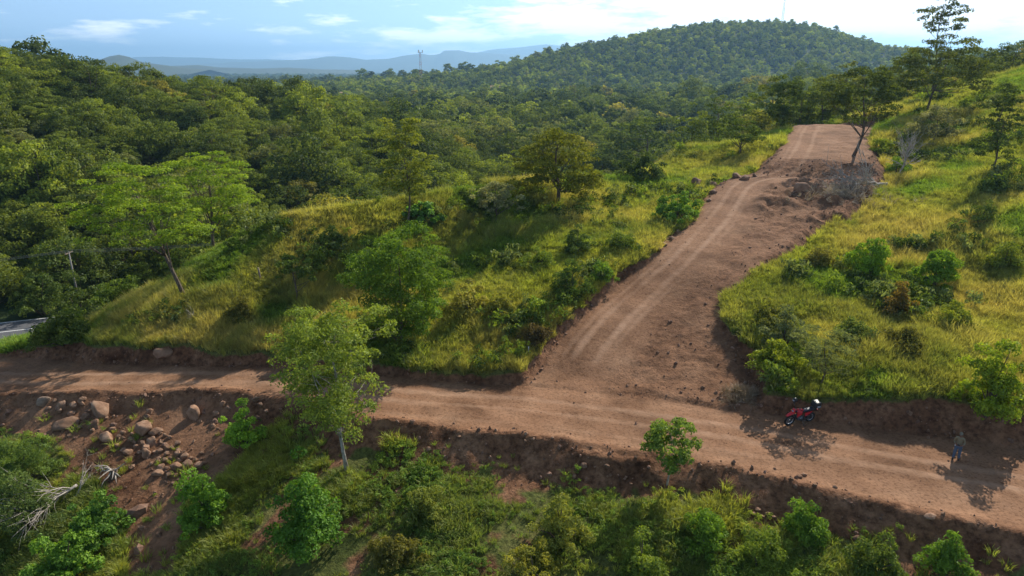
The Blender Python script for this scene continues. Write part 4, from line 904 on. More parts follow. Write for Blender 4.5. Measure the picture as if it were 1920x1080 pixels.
def wood_stuff(name, m, coll, nvar, label, zoff=-0.3, boost=1.0):
    n = int(m.sum()); s = scl[m]
    cI = np.array([TINT[q] for q in np.array(tn)[m]])*rng.uniform(0.75, 1.25, (n, 1))*np.array(boost)
    scatter(name, np.stack([x[m], y[m], z[m] + zoff], 1), np.stack([np.zeros(n), np.zeros(n), rng.uniform(0, 6.28, n)], 1), np.stack([s, s, s*rng.uniform(0.85, 1.15, n)], 1), rng.integers(0, nvar, n), cI, coll, label)
print('forest singles', single.sum(), 'near rest', nr.sum(), 'far rest', fr_.sum())
wood_stuff('hollow_woods', nr, NEARC, len(NEARW), 'mass of tree crowns filling the woods between the single trees')
wood_stuff('valley_forest', fr_, FARC, len(FARM), 'far-off mass of trees covering the valley floor', boost=(1.0, 1.0, 1.0))
# hill forest and the land beyond
x, y = jitter_grid(-330, 900, 620, 1040, 7.4); z = H(x, y); px, py, t = proj(x, y, z + 7); k = (px > -60) & (px < 1990) & ~((y > 640) & (y < 700) & (px > 1130) & (px < 1270)); x, y, z, px, py, t = (v[k] for v in (x, y, z, px, py, t))
k = ~hidden(x, y, z + 8, 30, 0.5); x, y, z, t, px = (v[k] for v in (x, y, z, t, px))
scl = rng.uniform(0.38, 1.05, len(x))*np.where(rng.uniform(0, 1, len(x)) < 0.08, 1.45, 1); tone = fbm(x, y, 60, 117, 3)*0.6 + rng.normal(0, 0.25, len(x)) + 0.02; tn = [tone_name(v, r*0.9 + 0.06) for v, r in zip(tone, rng.uniform(0, 1, len(x)))]
print('hill', len(x))
wood_stuff('hill_forest', np.ones(len(x), bool), FARC, 4, 'wooded hill far behind the plateau, solid with tree crowns', boost=(1.5, 1.45, 1.1))
# plain beyond: clumps of wood
x, y = jitter_grid(-2600, 1500, 1100, 4200, 34); z = H(x, y); px, py, t = proj(x, y, z + 7); k = (px > 200) & (px < 1150) & (fbm(x, y, 260, 121, 3) > -0.12); x, y, z = x[k], y[k], z[k]
scl = rng.uniform(1.2, 2.6, len(x)); tn = ['dark' if r < 0.6 else 'mid' for r in rng.uniform(0, 1, len(x))]; print('plain', len(x))
wood_stuff('plain_forest', np.ones(len(x), bool), FARC, 4, 'dark woods scattered over the distant plain')

# ------------------------------------------------------------------ mountains
M_MTN = plain('mountain_woods', (0.045, 0.062, 0.030), 0.95, 0, 0.5, 0.002)
def mountain(name, prof, dist, depth, label, rough=14.0, seed=1, n=140):
    """prof: (photo column, photo row) of the skyline; a ridge of real depth at that distance"""
    P = np.array(prof, float); pxs = np.linspace(P[0, 0], P[-1, 0], n); pys = np.interp(pxs, P[:, 0], P[:, 1]) 
    hgt = (128 - pys)/F*dist*CP + CAM_H
    rows = 16; V = []; foot = -32.0
    for j in range(rows+1):
        v = j/rows*2 - 1; yy = dist + v*depth; f = max(0.0, 1 - abs(v))**0.85
        xx = (pxs - 960)/F*dist
        nz = rough*fbm(xx + 0*v, np.full(n, yy), depth*0.35, seed, 4)
        zz = foot + (hgt - foot)*f*(1 + 0.25*fbm(xx, np.full(n, yy), depth*0.5, seed+3, 3)*(1-f)*3) + nz*min(1, f*2)*(1-f*0.7)
        V.append(np.stack([xx + v*0.0, np.full(n, yy), zz], 1))
    V = np.concatenate(V); i = (np.arange(rows)[:, None]*n + np.arange(n-1)[None]).ravel()
    o = link(name, mesh_np(name, V, np.stack([i, i+1, i+1+n, i+n], 1), [M_MTN], smooth=True)); tag(o, label, None, None, 'structure')
mountain('conical_hill', [(180, 131), (215, 117), (245, 107), (262, 104), (280, 108), (300, 117), (335, 122), (380, 128), (420, 131)], 3600, 500, 'dark blue conical hill on the horizon', 8, 3)
mountain('foothills', [(300, 130), (350, 124), (400, 122), (440, 127), (500, 128), (560, 127), (620, 130), (700, 131)], 4600, 500, 'low dark blue foothills on the horizon', 10, 5)
mountain('mountain_range', [(330, 127), (400, 121), (470, 117), (560, 114), (600, 112), (635, 107), (665, 108), (700, 113), (740, 111), (770, 105), (800, 102), (815, 105), (832, 103), (838, 97), (865, 96), (885, 100), (920, 101), (970, 104), (1040, 108), (1150, 118), (1250, 127)], 10000, 1400, 'blue flat-topped mountain range on the horizon', 20, 7)
mountain('distant_range', [(200, 127), (290, 108), (340, 107), (420, 110), (480, 112), (560, 113), (640, 116), (700, 121), (780, 117), (820, 112), (870, 106), (920, 95), (980, 90), (1020, 86), (1080, 90), (1160, 95), (1300, 110), (1400, 127)], 12300, 1500, 'palest mountains fading into the horizon sky', 30, 11)

# ------------------------------------------------------------------ haze
mh, n_, l_, out_ = newmat('haze'); pv = n_.new('ShaderNodeVolumePrincipled'); pv.inputs['Color'].default_value = (0.37, 0.67, 1.0, 1); pv.inputs['Density'].default_value = 1.25e-4; pv.inputs['Anisotropy'].default_value = 0.4
l_.new(pv.outputs[0], out_.inputs['Volume'])
me = MB().box((0, 7800, 230), (36000, 21000, 540)).mesh('haze', mh, False); hz = link('haze', me); tag(hz, 'thin blue air between the camera and the mountains', None, None, 'stuff')

# ------------------------------------------------------------------ boulders and rubble
def rock_material(name, c1, c2, c3):
    m, n, l, out = newmat(name); b = N(n, 'ShaderNodeBsdfPrincipled'); b.inputs['Roughness'].default_value = 0.9; b.inputs['Specular IOR Level'].default_value = 0.2
    tc = N(n, 'ShaderNodeTexCoord'); no = N(n, 'ShaderNodeTexNoise'); no.inputs['Scale'].default_value = 2.2; no.inputs['Detail'].default_value = 8; no.inputs['Roughness'].default_value = 0.65
    oi = N(n, 'ShaderNodeObjectInfo'); r = N(n, 'ShaderNodeValToRGB'); e = r.color_ramp.elements; e.new(0.5)
    for k, (p, c) in enumerate(((0.32, c1), (0.52, c2), (0.72, c3))): e[k].position = p; e[k].color = c + (1,)
    v = N(n, 'ShaderNodeVectorMath'); v.operation = 'ADD'; l.new(tc.outputs['Object'], v.inputs[0]); l.new(oi.outputs['Location'], v.inputs[1])
    hs = N(n, 'ShaderNodeHueSaturation'); mr = N(n, 'ShaderNodeMapRange'); mr.inputs['To Min'].default_value = 0.72; mr.inputs['To Max'].default_value = 1.2; l.new(oi.outputs['Random'], mr.inputs['Value']); l.new(mr.outputs[0], hs.inputs['Value'])
    bp = N(n, 'ShaderNodeBump'); bp.inputs['Strength'].default_value = 0.7; bp.inputs['Distance'].default_value = 0.12
    l.new(v.outputs[0], no.inputs['Vector']); l.new(no.outputs[0], r.inputs[0]); l.new(no.outputs[0], bp.inputs['Height']); l.new(r.outputs[0], hs.inputs['Color'])
    l.new(hs.outputs[0], b.inputs['Base Color']); l.new(bp.outputs[0], b.inputs['Normal']); l.new(b.outputs[0], out.inputs['Surface']); return m
M_ROCK = rock_material('boulder_stone', (0.15, 0.082, 0.048), (0.27, 0.157, 0.097), (0.37, 0.245, 0.162))
M_ROCKG = rock_material('boulder_grey', (0.13, 0.09, 0.065), (0.235, 0.17, 0.125), (0.34, 0.265, 0.20))
M_CLOD = rock_material('earth_clod', (0.15, 0.085, 0.055), (0.24, 0.14, 0.095), (0.34, 0.22, 0.155))
def rock_mesh(seed, sub=3, cuts=13, mat=None, name='boulder'):
    rng = np.random.default_rng(seed); bm = bmesh.new(); bmesh.ops.create_icosphere(bm, subdivisions=sub, radius=1.0)
    V = np.array([v.co[:] for v in bm.verts])
    V *= 1 + 0.18*np.sin(V @ rng.normal(0, 1.5, 3) + rng.uniform(0, 6))[:, None]
    for _ in range(cuts):
        d = rng.normal(0, 1, 3); d /= np.linalg.norm(d); lim = rng.uniform(0.48, 0.82); s = V @ d; V -= np.outer(np.maximum(s - lim, 0)*0.97, d)
    V *= (1 + 0.05*np.sin(V[:, 0]*7 + seed)*np.sin(V[:, 1]*6 + 1)*np.sin(V[:, 2]*8))[:, None]
    V /= np.abs(V[:, :2]).max(); V = V*0.5
    for v, c in zip(bm.verts, V): v.co = c
    me = bpy.data.meshes.new(name); bm.to_mesh(me); bm.free(); me.materials.append(mat or M_ROCK); me.polygons.foreach_set('use_smooth', [sub > 2]*len(me.polygons)); return me
ROCKS = [rock_mesh(i) for i in range(8)]; ROCKSG = [rock_mesh(i + 20, mat=M_ROCKG) for i in range(4)]
rng = np.random.default_rng(77)
def boulder(px, py, w, label, group=None, h=0.75, grey=False, d=0.85, tilt=0.25, name='boulder'):
    p, t = at(px, py + w*0.25*h); s = w/F*t*1.03; pool = ROCKSG if grey else ROCKS
    o = link(name, pool[int(rng.integers(0, len(pool)))], None, (p.x, p.y, p.z + s*h*0.14)); o.scale = (s, s*d, s*h); o.rotation_euler = (rng.normal(0, tilt), rng.normal(0, tilt), rng.uniform(-0.5, 0.5)); tag(o, label, 'boulder', group); return o
def nth(f, px, order): return f % (['first stone', 'second stone', 'third stone', 'fourth stone', 'fifth stone', 'sixth stone', 'seventh stone', 'eighth stone', 'ninth stone'][sorted(order).index(px)])
UNI = [(187, 762, 48, 'biggest pale boulder at the top of the pile under the road edge', 0.75), (126, 790, 52, 'long flat tan boulder lying across the slope', 0.42), (81, 752, 30, 'dark grey boulder half buried at the left road edge', 0.8), (199, 816, 33, 'squarish tan boulder standing alone left of the pile', 0.85), (268, 803, 36, 'dark-faced broad boulder at the top of the main pile', 0.9),
       (295, 806, 31, 'smooth rounded boulder leaning on the broad dark one', 0.7), (178, 793, 31, 'tan boulder just below the biggest one', 0.75), (286, 825, 25, 'upright wedge boulder in the middle of the pile', 1.0), (277, 847, 25, 'pointed boulder casting a shadow on bare earth', 0.9), (329, 873, 25, 'round reddish boulder in the lower cluster', 0.9),
       (292, 886, 29, 'broad low boulder at the left of the lower cluster', 0.7), (242, 845, 21, 'lone flat boulder on the bare earth ledge', 0.6), (362, 771, 28, 'tall slab of rock set in the earth scarp', 1.5), (342, 912, 23, 'lowest boulder of the pile above the green shrub', 0.7), (118, 757, 22, 'pale upright boulder left of the biggest one', 1.0),
       (1308, 342, 30, 'big dark-sided boulder at the left edge of the climbing road top', 0.95), (1502, 352, 40, 'earthy brown boulder among the spoil heaps on the climbing road', 0.75), (305, 660, 40, 'large rock bulging from the cut bank above the lower road', 0.7), (735, 965, 16, 'small pinkish boulder in the weeds right of the slender tree', 0.85), (1605, 1008, 20, 'brown boulder among the bottom shrubs under the road', 0.85),
       (1745, 966, 24, 'brown boulder on the lip of the road near the bottom right', 0.6), (1167, 948, 18, 'pale long stone on the weedy slope under the young tree', 0.5), (62, 637, 13, 'small pale rock by the highway bush', 0.9)]
for px, py, w, lb, h in UNI: boulder(px, py, w, lb, None, h, grey=(w == 30 and px < 100))
PILE = [(138, 757, 20), (162, 779, 20), (199, 783, 10), (136, 773, 18), (221, 817, 14), (230, 810, 11), (283, 793, 15), (276, 836, 20), (302, 828, 14), (300, 843, 16), (311, 836, 14), (323, 838, 13), (229, 843, 14), (219, 834, 13), (303, 874, 20), (317, 889, 20), (347, 856, 19), (333, 850, 14), (352, 870, 22), (374, 872, 21),
        (343, 887, 15), (348, 898, 18), (369, 893, 15), (377, 860, 10), (377, 848, 14), (335, 844, 12), (325, 904, 10), (277, 782, 14), (244, 787, 10), (333, 831, 13), (245, 824, 14), (154, 748, 16), (101, 751, 14), (259, 815, 12), (268, 829, 13), (290, 846, 13), (262, 846, 12), (255, 835, 10), (312, 850, 14), (322, 858, 12), (338, 862, 13), (345, 878, 12), (330, 890, 12), (308, 862, 15), (296, 860, 13), (284, 868, 12), (312, 876, 12), (366, 862, 12), (384, 866, 11), (358, 892, 12), (333, 899, 11), (210, 805, 12), (172, 806, 12), (150, 800, 13), (112, 770, 12), (92, 764, 13), (168, 768, 12), (318, 818, 12), (309, 815, 11), (300, 812, 10), (362, 883, 13), (316, 862, 12), (357, 858, 12), (248, 812, 9)]
SHORT = ['biggest pale boulder', 'long flat boulder', 'dark grey half-buried boulder', 'squarish tan boulder', 'broad dark-faced boulder', 'smooth rounded boulder', 'tan boulder below the biggest', 'upright wedge boulder', 'pointed boulder', 'round reddish boulder', 'broad low boulder', 'lone flat boulder', 'tall rock slab', 'lowest boulder', 'pale upright boulder']
used_l = {}
for px, py, w in PILE:
    j = min(range(len(SHORT)), key=lambda k: math.hypot(px - UNI[k][0], py - UNI[k][1])); dx_, dy_ = px - UNI[j][0], py - UNI[j][1]
    rel = ('left' if dx_ < 0 else 'right') if abs(dx_) > abs(dy_) else ('above' if dy_ < 0 else 'below'); rel = 'just %s the %s' % (rel + (' of' if rel in ('left', 'right') else ''), SHORT[j])
    used_l.setdefault(rel, []).append((px, py, w))
for rel, v in used_l.items():
    for k, (px, py, w) in enumerate(sorted(v, key=lambda q: -q[2])):
        boulder(px, py, w, 'small stone ' + rel if len(v) == 1 else '%s of the small stones %s' % (('largest', 'second largest', 'third largest', 'fourth largest', 'fifth largest', 'sixth largest', 'seventh largest', 'eighth largest', 'ninth largest', 'tenth largest', 'smallest')[min(k, 10)], rel), 'small stones of the boulder pile', rng.uniform(0.6, 1.0))
for px, py, w in ((405, 774, 17), (480, 746, 18), (487, 757, 14), (499, 770, 13), (430, 763, 12)): boulder(px, py, w, nth('%s from the left of the stones stuck in the scarp right of the pile', px, (405, 430, 480, 487, 499)), 'stones stuck in the scarp', 0.8)
for px, py, w in ((1380, 328, 21), (1397, 332, 22), (1333, 349, 22), (1338, 358, 16), (1325, 363, 12), (1330, 374, 12), (1318, 352, 16), (1415, 328, 12)): boulder(px, py, w, nth('%s from the left in the stone row at the top of the climbing road', px, (1308, 1318, 1325, 1330, 1333, 1338, 1380, 1397, 1415)), 'stones along the top of the climbing road', 0.85)
for px, py, w in ((1285, 425, 13), (1270, 432, 14), (1258, 445, 13), (1245, 456, 14), (1235, 466, 13)): boulder(px, py, w, nth('%s from the left in the stone line below the bright roadside shrub', px, (1235, 1245, 1258, 1270, 1285)), 'stones below the bright shrub', 0.7)
for px, py, w in ((1497, 893, 14), (1506, 889, 13), (1484, 896, 9)): boulder(px, py, w, nth('%s from the left of the pale stones heaped at the outer road edge', px, (1484, 1497, 1506)), 'stones in the heap at the road edge', 0.7)
for px, py, w in ((725, 852, 15), (802, 842, 14), (1095, 870, 16), (1137, 872, 12), (985, 826, 9), (1000, 822, 9)): boulder(px, py, w, nth('%s from the left of the stones in the raw bank under the road', px, (725, 802, 985, 1000, 1095, 1137)), 'stones in the raw bank', 0.8)
for px, py, w in ((1420, 955, 14), (1440, 962, 13), (1450, 968, 12), (1412, 962, 11), (1428, 968, 11)): boulder(px, py, w, nth('%s from the left of the stones at the scarp foot between shrubs', px, (1412, 1420, 1428, 1440, 1450)), 'stones at the scarp foot', 0.75)
# uncountable gravel and clods on the roads, banks and debris fan
CLODS = proto_collection('clods', [rock_mesh(60 + i, 1, 6, M_CLOD, 'clod') for i in range(5)] + [rock_mesh(70 + i, 1, 6, M_ROCK, 'clod') for i in range(3)])
rng = np.random.default_rng(88)
x, y, z, px, py, t = sample_ground(120000, -46, 46, 20, 84)
so = lookup(SOIL, x, y); pkd = lookup(PACK, x, y); el = np.minimum(np.abs(lookup(EL, x, y)), np.abs(lookup(EU, x, y))); fn = lookup(fan.astype(float), x, y)
dn = so*(0.04 + 0.5*np.exp(-(el/0.7)**2) + 0.55*(1-pkd)*np.clip(0.4 + fbm(x, y, 2.0, 131, 3), 0, 1) + 0.2*fn)
k = (so > 0.5) & (rng.uniform(0, 1, len(x)) < dn*np.where(pkd > 0.6, 0.22, 0.42)) & ~hidden(x, y, z + 0.2, 24); x, y, z, pkd, fn = x[k], y[k], z[k], pkd[k], fn[k]; n = len(x); print('clods', n)
s1 = 0.035 + 0.2*rng.uniform(0, 1, n)**6 + 0.045*rng.uniform(0, 1, n); s1 = np.where(fn > 0.5, s1*np.where(rng.uniform(0, 1, n) < 0.05, 3.4, 1.5), np.where(pkd > 0.6, s1*0.62, s1))
scatter('rubble', np.stack([x, y, z + s1*0.12], 1), rng.uniform(0, 6.28, (n, 3)), np.stack([s1, s1*0.8, s1*0.7], 1)*1.5, np.where(rng.uniform(0, 1, n) < 0.5, rng.integers(0, 5, n), rng.integers(5, 8, n)), np.ones((n, 3)), CLODS, 'loose stones and clods strewn over the raw earth')

# ------------------------------------------------------------------ dead trees and stump
def dead_tree(name, px, py, ln, dirv, label, seed, r0=0.09, n1=14, n2=5, spread=0.5, zlift=0.05, cat='dead tree', start=0.25):
    p, t = at(px, py); rg = np.random.default_rng(seed); root = link(name, None, None, p); tag(root, label, cat)
    d = Vector(dirv).normalized(); mb = MB(); pts = [d*(ln*0.42*u) + Vector((0.04*ln*math.sin(3*u), 0.03*ln*math.sin(5*u), zlift)) for u in np.linspace(0, 1, 7)]
    mb.tube(pts, [r0*(1 - 0.55*u) for u in np.linspace(0, 1, 7)], 7); mb.build('trunk', M_DEAD, root)
    for k in range(n1):
        u = rg.uniform(start, 1); i = min(int(u*6), 5); s = pts[i].lerp(pts[i+1], u*6-i)
        dv = (d + Vector(rg.normal(0, spread, 3))).normalized(); L = ln*rg.uniform(0.35, 0.62); b = MB()
        P = [s]; q = s.copy()
        for j in range(5): dv = (dv + Vector(rg.normal(0, 0.16, 3))).normalized(); q = q + dv*L/5; P.append(q.copy())
        rb = r0*0.42*(1.15 - u*0.6); b.tube(P, [rb*(1 - 0.8*j/5) for j in range(6)], 5)
        for m in range(n2):
            j = int(rg.integers(1, 5)); w = (dv + Vector(rg.normal(0, 0.55, 3))).normalized(); l2 = L*rg.uniform(0.25, 0.5); m_ = P[j] + w*l2*0.5 + Vector(rg.normal(0, 0.05*l2, 3)); b.tube([P[j], m_, P[j] + w*l2 + Vector(rg.normal(0, 0.1*l2, 3))], [rb*0.45, rb*0.32, rb*0.12], 4, False)
        b.build('branch', M_DEAD, root)
    return root
dead_tree('dead_tree', 1683, 335, 5.4, (0.22, 0.1, 1.0), 'bleached dead tree standing with bare branches beside the road spoil', 3, 0.14, 24, 7, 0.45, start=0.5)
dead_tree('fallen_tree', 1662, 354, 8.5, (-1.0, -0.35, 0.03), 'grey fallen tree with brushy crown lying on the road spoil', 5, 0.2, 36, 8, 0.36, zlift=0.45, start=0.35)
dead_tree('fallen_tree', 148, 925, 5.4, (-0.55, -0.75, -0.10), 'bleached fallen tree pointing down the gully below the boulders', 8, 0.09, 18, 6, 0.4, zlift=0.55, start=0.1)
dead_tree('dead_snag', 136, 940, 3.0, (0.3, 0.35, 0.75), 'white forked snag rising from the fallen tree in the gully', 12, 0.06, 6, 3, 0.5, start=0.3)
dead_tree('dead_shrub', 1095/1.0*0+365, 605, 1.6, (-0.1, 0, 1), 'grey leafless shrub at the lip of the cut bank', 15, 0.03, 12, 5, 0.55, start=0.0)
p, t = at(212, 895); st = link('root_stump', None, None, p); tag(st, 'upturned stump with tangled pale roots below the boulder pile', 'stump'); rg = np.random.default_rng(4)
mb = MB(); mb.tube([(0, 0, -0.3), (0.05, 0, 0.15), (0.1, 0.05, 0.5)], [0.28, 0.24, 0.2], 9); mb.build('trunk', M_BARK, st)
for k in range(15):
    a = rg.uniform(-0.6, 3.6); q = Vector((0.08, 0.03, 0.42)); dv = Vector((math.cos(a), -abs(math.sin(a))*0.7, rg.uniform(-0.25, 0.6))).normalized(); P = [q.copy()]
    for j in range(5): dv = (dv + Vector(rg.normal(0, 0.25, 3)) + Vector((0, 0, -0.12))).normalized(); q = q + dv*rg.uniform(0.14, 0.27); P.append(q.copy())
    MB().tube(P, [0.055*(1 - 0.85*j/5) for j in range(6)], 5).build('root', M_DEAD, st)
# withered hay heap and brush pile
M_HAY = leaf_material('dead_twig', 'INST', trans=0.1, dry=(0.46, 0.38, 0.29), vary=0.4, gain=1.3, hue=(1, 1, 1))
HAY = proto_collection('hay', [tuft(40 + i, 30, 0.8, 0.3, 0.018, 1.1, 1.0, M_HAY) for i in range(3)])
p0, t0 = at(1585, 372)
n = 95; xx = p0.x + rng.normal(0.4, 2.2, n); yy = p0.y + rng.normal(0.5, 1.2, n)
scatter('brush_pile', np.stack([xx, yy, H(xx, yy) + 0.15*np.abs(rng.normal(0, 1, n))], 1), np.stack([rng.normal(0, 1.2, n), rng.normal(0, 1.2, n), rng.uniform(0, 6, n)], 1), rng.uniform(0.5, 1.2, (n, 1))*np.ones((n, 3)), rng.integers(0, 3, n), np.tile([0.36, 0.285, 0.21], (n, 1))*rng.uniform(0.5, 1.4, (n, 1)), HAY, 'tangle of grey dead brush on the road spoil')
p0, t0 = at(1390, 745)
n = 60; xx = p0.x + rng.normal(0, 0.55, n); yy = p0.y + rng.normal(0, 0.35, n); zz = H(xx, yy) + 0.35*np.exp(-((xx-p0.x)/0.6)**2 - ((yy-p0.y)/0.45)**2)
scatter('dry_brush', np.stack([xx, yy, zz], 1), np.stack([rng.normal(0, 0.7, n), rng.normal(0, 0.7, n), rng.uniform(0, 6, n)], 1), np.full((n, 3), 0.6), rng.integers(0, 3, n), np.tile([0.20, 0.145, 0.085], (n, 1)), HAY, 'heap of dry brush at the road junction')

# ------------------------------------------------------------------ posts, pole and wires, masts, houses
M_POST = plain('weathered_post', (0.22, 0.17, 0.12), 0.9); M_WHITE = plain('white_paint', (0.75, 0.74, 0.70), 0.6, 0, 0.08); M_CONC = plain('pole_concrete', (0.24, 0.22, 0.20), 0.85); M_STEEL = plain('mast_steel', (0.30, 0.30, 0.31), 0.5, 0.6); M_RED = plain('mast_red', (0.38, 0.06, 0.045), 0.6); M_WIRE = plain('wire', (0.10, 0.10, 0.10), 0.5)
p, t = at(490, 530); o = MB().tube([(0, 0, -0.3), (-0.05, 0, 0.6), (-0.12, 0, 1.25)], [0.085, 0.08, 0.075], 8).build('fence_post', M_POST); o.location = p; tag(o, 'lone weathered wooden post leaning in the spur grass', 'post')
p, t = at(991, 663); o = MB().box((0, 0, 0.18), (0.06, 0.06, 0.55)).box((0, 0, 0.47), (0.066, 0.066, 0.05), taper=0.4).build('survey_stake', M_WHITE, None, False); o.location = p; tag(o, 'short white survey stake at the left foot of the climbing road', 'stake')
poles = [(-100, 58.5), (-54, 80.5), (-16, 99)]; tops = []
for k, (a, b) in enumerate(poles):
    zz = float(H(a, b)); tops.append((a, b, zz + 7.0))
    if k == 1:
        r = link('utility_pole', None, None, (a, b, zz)); tag(r, 'grey utility pole in the trees above the highway', 'pole'); MB().tube([(0, 0, -0.5), (0, 0, 7.1)], [0.13, 0.08], 10).build('shaft', M_CONC, r); MB().box((0, 0, 6.9), (0.1, 1.5, 0.1)).build('crossarm', M_POST, r, False)
        for q in (-0.65, 0, 0.65): MB().tube([(0, q, 6.9), (0, q, 7.12)], [0.05, 0.04], 8).build('insulator', M_CONC, r)
for q in (-0.65, 0.0, 0.65):
    P = []
    for k in range(2):
        A, Bq = Vector(tops[k]), Vector(tops[k+1])
        for u in np.linspace(0, 1, 12): v = A.lerp(Bq, u); P.append((v.x, v.y + q, v.z + 0.12 - 3.2*u*(1-u)))
    o = MB().tube(P, 0.022, 4).build('power_line', M_WIRE); tag(o, ('nearest', 'middle', 'farthest')[int(round((q + 0.65)/0.65))] + ' thin power line strung past the utility pole', 'wire', 'power lines along the highway')
def lattice_mast(name, base, h, w, label, head=True):
    r = link(name, None, None, base); tag(r, label, 'mast'); n = 14
    for k in range(n):
        b = MB(); z0, z1 = h*k/n, h*(k+1)/n; f0, f1 = w*(1 - 0.55*k/n), w*(1 - 0.55*(k+1)/n)
        c0 = [Vector((sx*f0/2, sy*f0/2, z0)) for sx, sy in ((-1, -1), (1, -1), (1, 1), (-1, 1))]; c1 = [Vector((sx*f1/2, sy*f1/2, z1)) for sx, sy in ((-1, -1), (1, -1), (1, 1), (-1, 1))]
        for i in range(4): b.tube([c0[i], c1[i]], w*0.03, 4, False).tube([c0[i], c1[(i+1) % 4]], w*0.016, 4, False).tube([c0[(i+1) % 4], c1[i]], w*0.016, 4, False)
        b.build('lattice_section', M_RED if (k % 4 < 2 and head) else M_STEEL, r, False)
    if head:
        b = MB(); b.box((0, 0, h), (w*1.6, w*1.6, w*0.12))
        b.build('platform', M_STEEL, r, False)
        for a in range(3): MB().box((math.cos(a*2.1)*w*0.95, math.sin(a*2.1)*w*0.95, h + w*0.45), (w*0.35, w*0.35, w*1.1)).build('antenna', M_WHITE, r, False)
    MB().tube([(0, 0, h), (0, 0, h*1.04)], w*0.04, 5).build('lightning_rod', M_STEEL, r)
w = Wt(789, 138, 900); lattice_mast('radio_mast', (w[0], w[1], float(H(w[0], w[1]))), 19 + 900*(128-99)/F*CP - float(H(w[0], w[1])), 3.4, 'radio mast with antenna platform rising from the valley woods')
w = Wt(1467, 40, 1010); hb = float(H(w[0], w[1])); lattice_mast('hilltop_mast', (w[0], w[1], hb), 19 + 1010*(128+6)/F*CP - hb, 3.4, 'pale lattice mast on top of the wooded hill', False)
M_TILE = plain('clay_roof', (0.50, 0.27, 0.19), 0.85, 0, 0.2, 1.0); M_TIN = plain('tin_roof', (0.30, 0.32, 0.34), 0.6, 0.1, 0.15, 1.0); M_WALL = plain('limewash', (0.72, 0.70, 0.66), 0.85, 0, 0.1, 1.0); M_PANE = plain('dark_pane', (0.04, 0.05, 0.06), 0.2)
def house(px, py, t, lng, label, roofm, rz):
    w = house_at(px, py); r = link('house', None, None, (w[0], w[1], w[2])); r.rotation_euler = (0, 0, rz); tag(r, label, 'house'); d = lng*0.6; zb = -0.4
    MB().box((0, 0, 1.4), (lng, d, 3.9)).build('wall', M_WALL, r, False)
    e = 0.5; V = [(-lng/2-e, -d/2-e, 3.25), (lng/2+e, -d/2-e, 3.25), (lng/2+e, d/2+e, 3.25), (-lng/2-e, d/2+e, 3.25), (-lng/2-e, 0, 5.2), (lng/2+e, 0, 5.2)]
    MB().add(V, [[0, 1, 5, 4], [2, 3, 4, 5], [0, 4, 3], [1, 2, 5], [3, 2, 1, 0]]).build('roof', roofm, r, False)
    for q in (-0.3, 0.3): MB().box((q*lng, -d/2 - 0.03, 1.9), (1.1, 0.1, 1.1)).build('window', M_PANE, r, False)
    MB().box((0, -d/2 - 0.03, 1.2), (1.0, 0.1, 2.2)).build('door', M_POST, r, False)
house(646, 174, 330, 12, 'white-walled house in the valley woods at the left end', M_TILE, 0.2)
house(799, 173, 330, 9, 'pink-roofed house in the valley woods below the radio mast', M_TILE, -0.2)
house(930, 162, 360, 12, 'clay-roofed house in the valley woods before the wooded hill', M_TILE, 0.1)
house(1270, 224, 165, 6.5, 'grey tin-roofed house glimpsed behind the grassy spur', M_TIN, 0.3)
# dry fields in the valley
M_FIELD = plain('dry_field', (0.32, 0.27, 0.13), 0.95, 0, 0.25, 0.05)
def field(name, px0, px1, y0, y1, label):
    V = []; nxf, nyf = 20, 6
    for j in range(nyf):
        yy = y0 + (y1-y0)*j/(nyf-1)
        for i in range(nxf): xx = (px0 + (px1-px0)*i/(nxf-1) - 960)/F*yy/CP; V.append((xx, yy, float(H(xx, yy)) + 0.5))
    q = [[j*nxf+i, j*nxf+i+1, (j+1)*nxf+i+1, (j+1)*nxf+i] for j in range(nyf-1) for i in range(nxf-1)]
    o = link(name, mesh_np(name, np.array(V), np.array(q), [M_FIELD])); tag(o, label, None, None, 'structure')
field('field', 1130, 1270, 640, 700, 'dry field at the foot of the wooded hill')
field('plain_field', 520, 640, 2500, 3300, 'pale field on the distant plain')

# ------------------------------------------------------------------ motorcycle
M_BRED = plain('red_plastic', (0.62, 0.025, 0.035), 0.35, 0, 0.08); M_BLK = plain('black_plastic', (0.02, 0.02, 0.023), 0.45, 0, 0.2); M_TYRE = plain('tyre_rubber', (0.018, 0.017, 0.016), 0.85); M_RIM = plain('rim_alloy', (0.55, 0.55, 0.56), 0.3, 0.8, 0.05); M_ENG = plain('engine_alloy', (0.13, 0.13, 0.135), 0.45, 0.6); M_WPL = plain('white_plastic', (0.7, 0.7, 0.7), 0.4, 0, 0.05); M_SEAT = plain('seat_vinyl', (0.025, 0.027, 0.045), 0.6); M_GLASS = plain('visor', (0.35, 0.38, 0.42), 0.12, 0.2)
pf = Wz(1476, 797, 0.0); pr = Wz(1518, 789, 0.0); mid = (pf + pr)/2; hd = math.atan2(pf[1]-pr[1], pf[0]-pr[0])
zg = float(H(mid[0], mid[1])); bike = link('motorcycle', None, None, (mid[0], mid[1], zg)); bike.rotation_euler = (0, 0, hd)
tag(bike, 'red and black dirt motorcycle with a top box parked on the dirt road', 'motorcycle')
lean_ = link('frame', MB().tube([(0.52, 0, 0.92), (0.1, 0, 0.78), (-0.35, 0, 0.74), (-0.85, 0, 0.86)], [0.035, 0.03, 0.03, 0.02], 8).tube([(0.5, 0, 0.86), (0.28, 0, 0.36), (-0.15, 0, 0.3), (-0.3, 0, 0.45), (-0.35, 0, 0.74)], 0.028, 8).mesh('frame', M_BLK), bike)
LEAN = Matrix.Rotation(rad(-9), 4, 'X')
def bp(name, mb, mat, parent=None, smooth=True):
    me = mb.mesh(name, mat, smooth); me.transform(LEAN); return link(name, me, parent or bike)
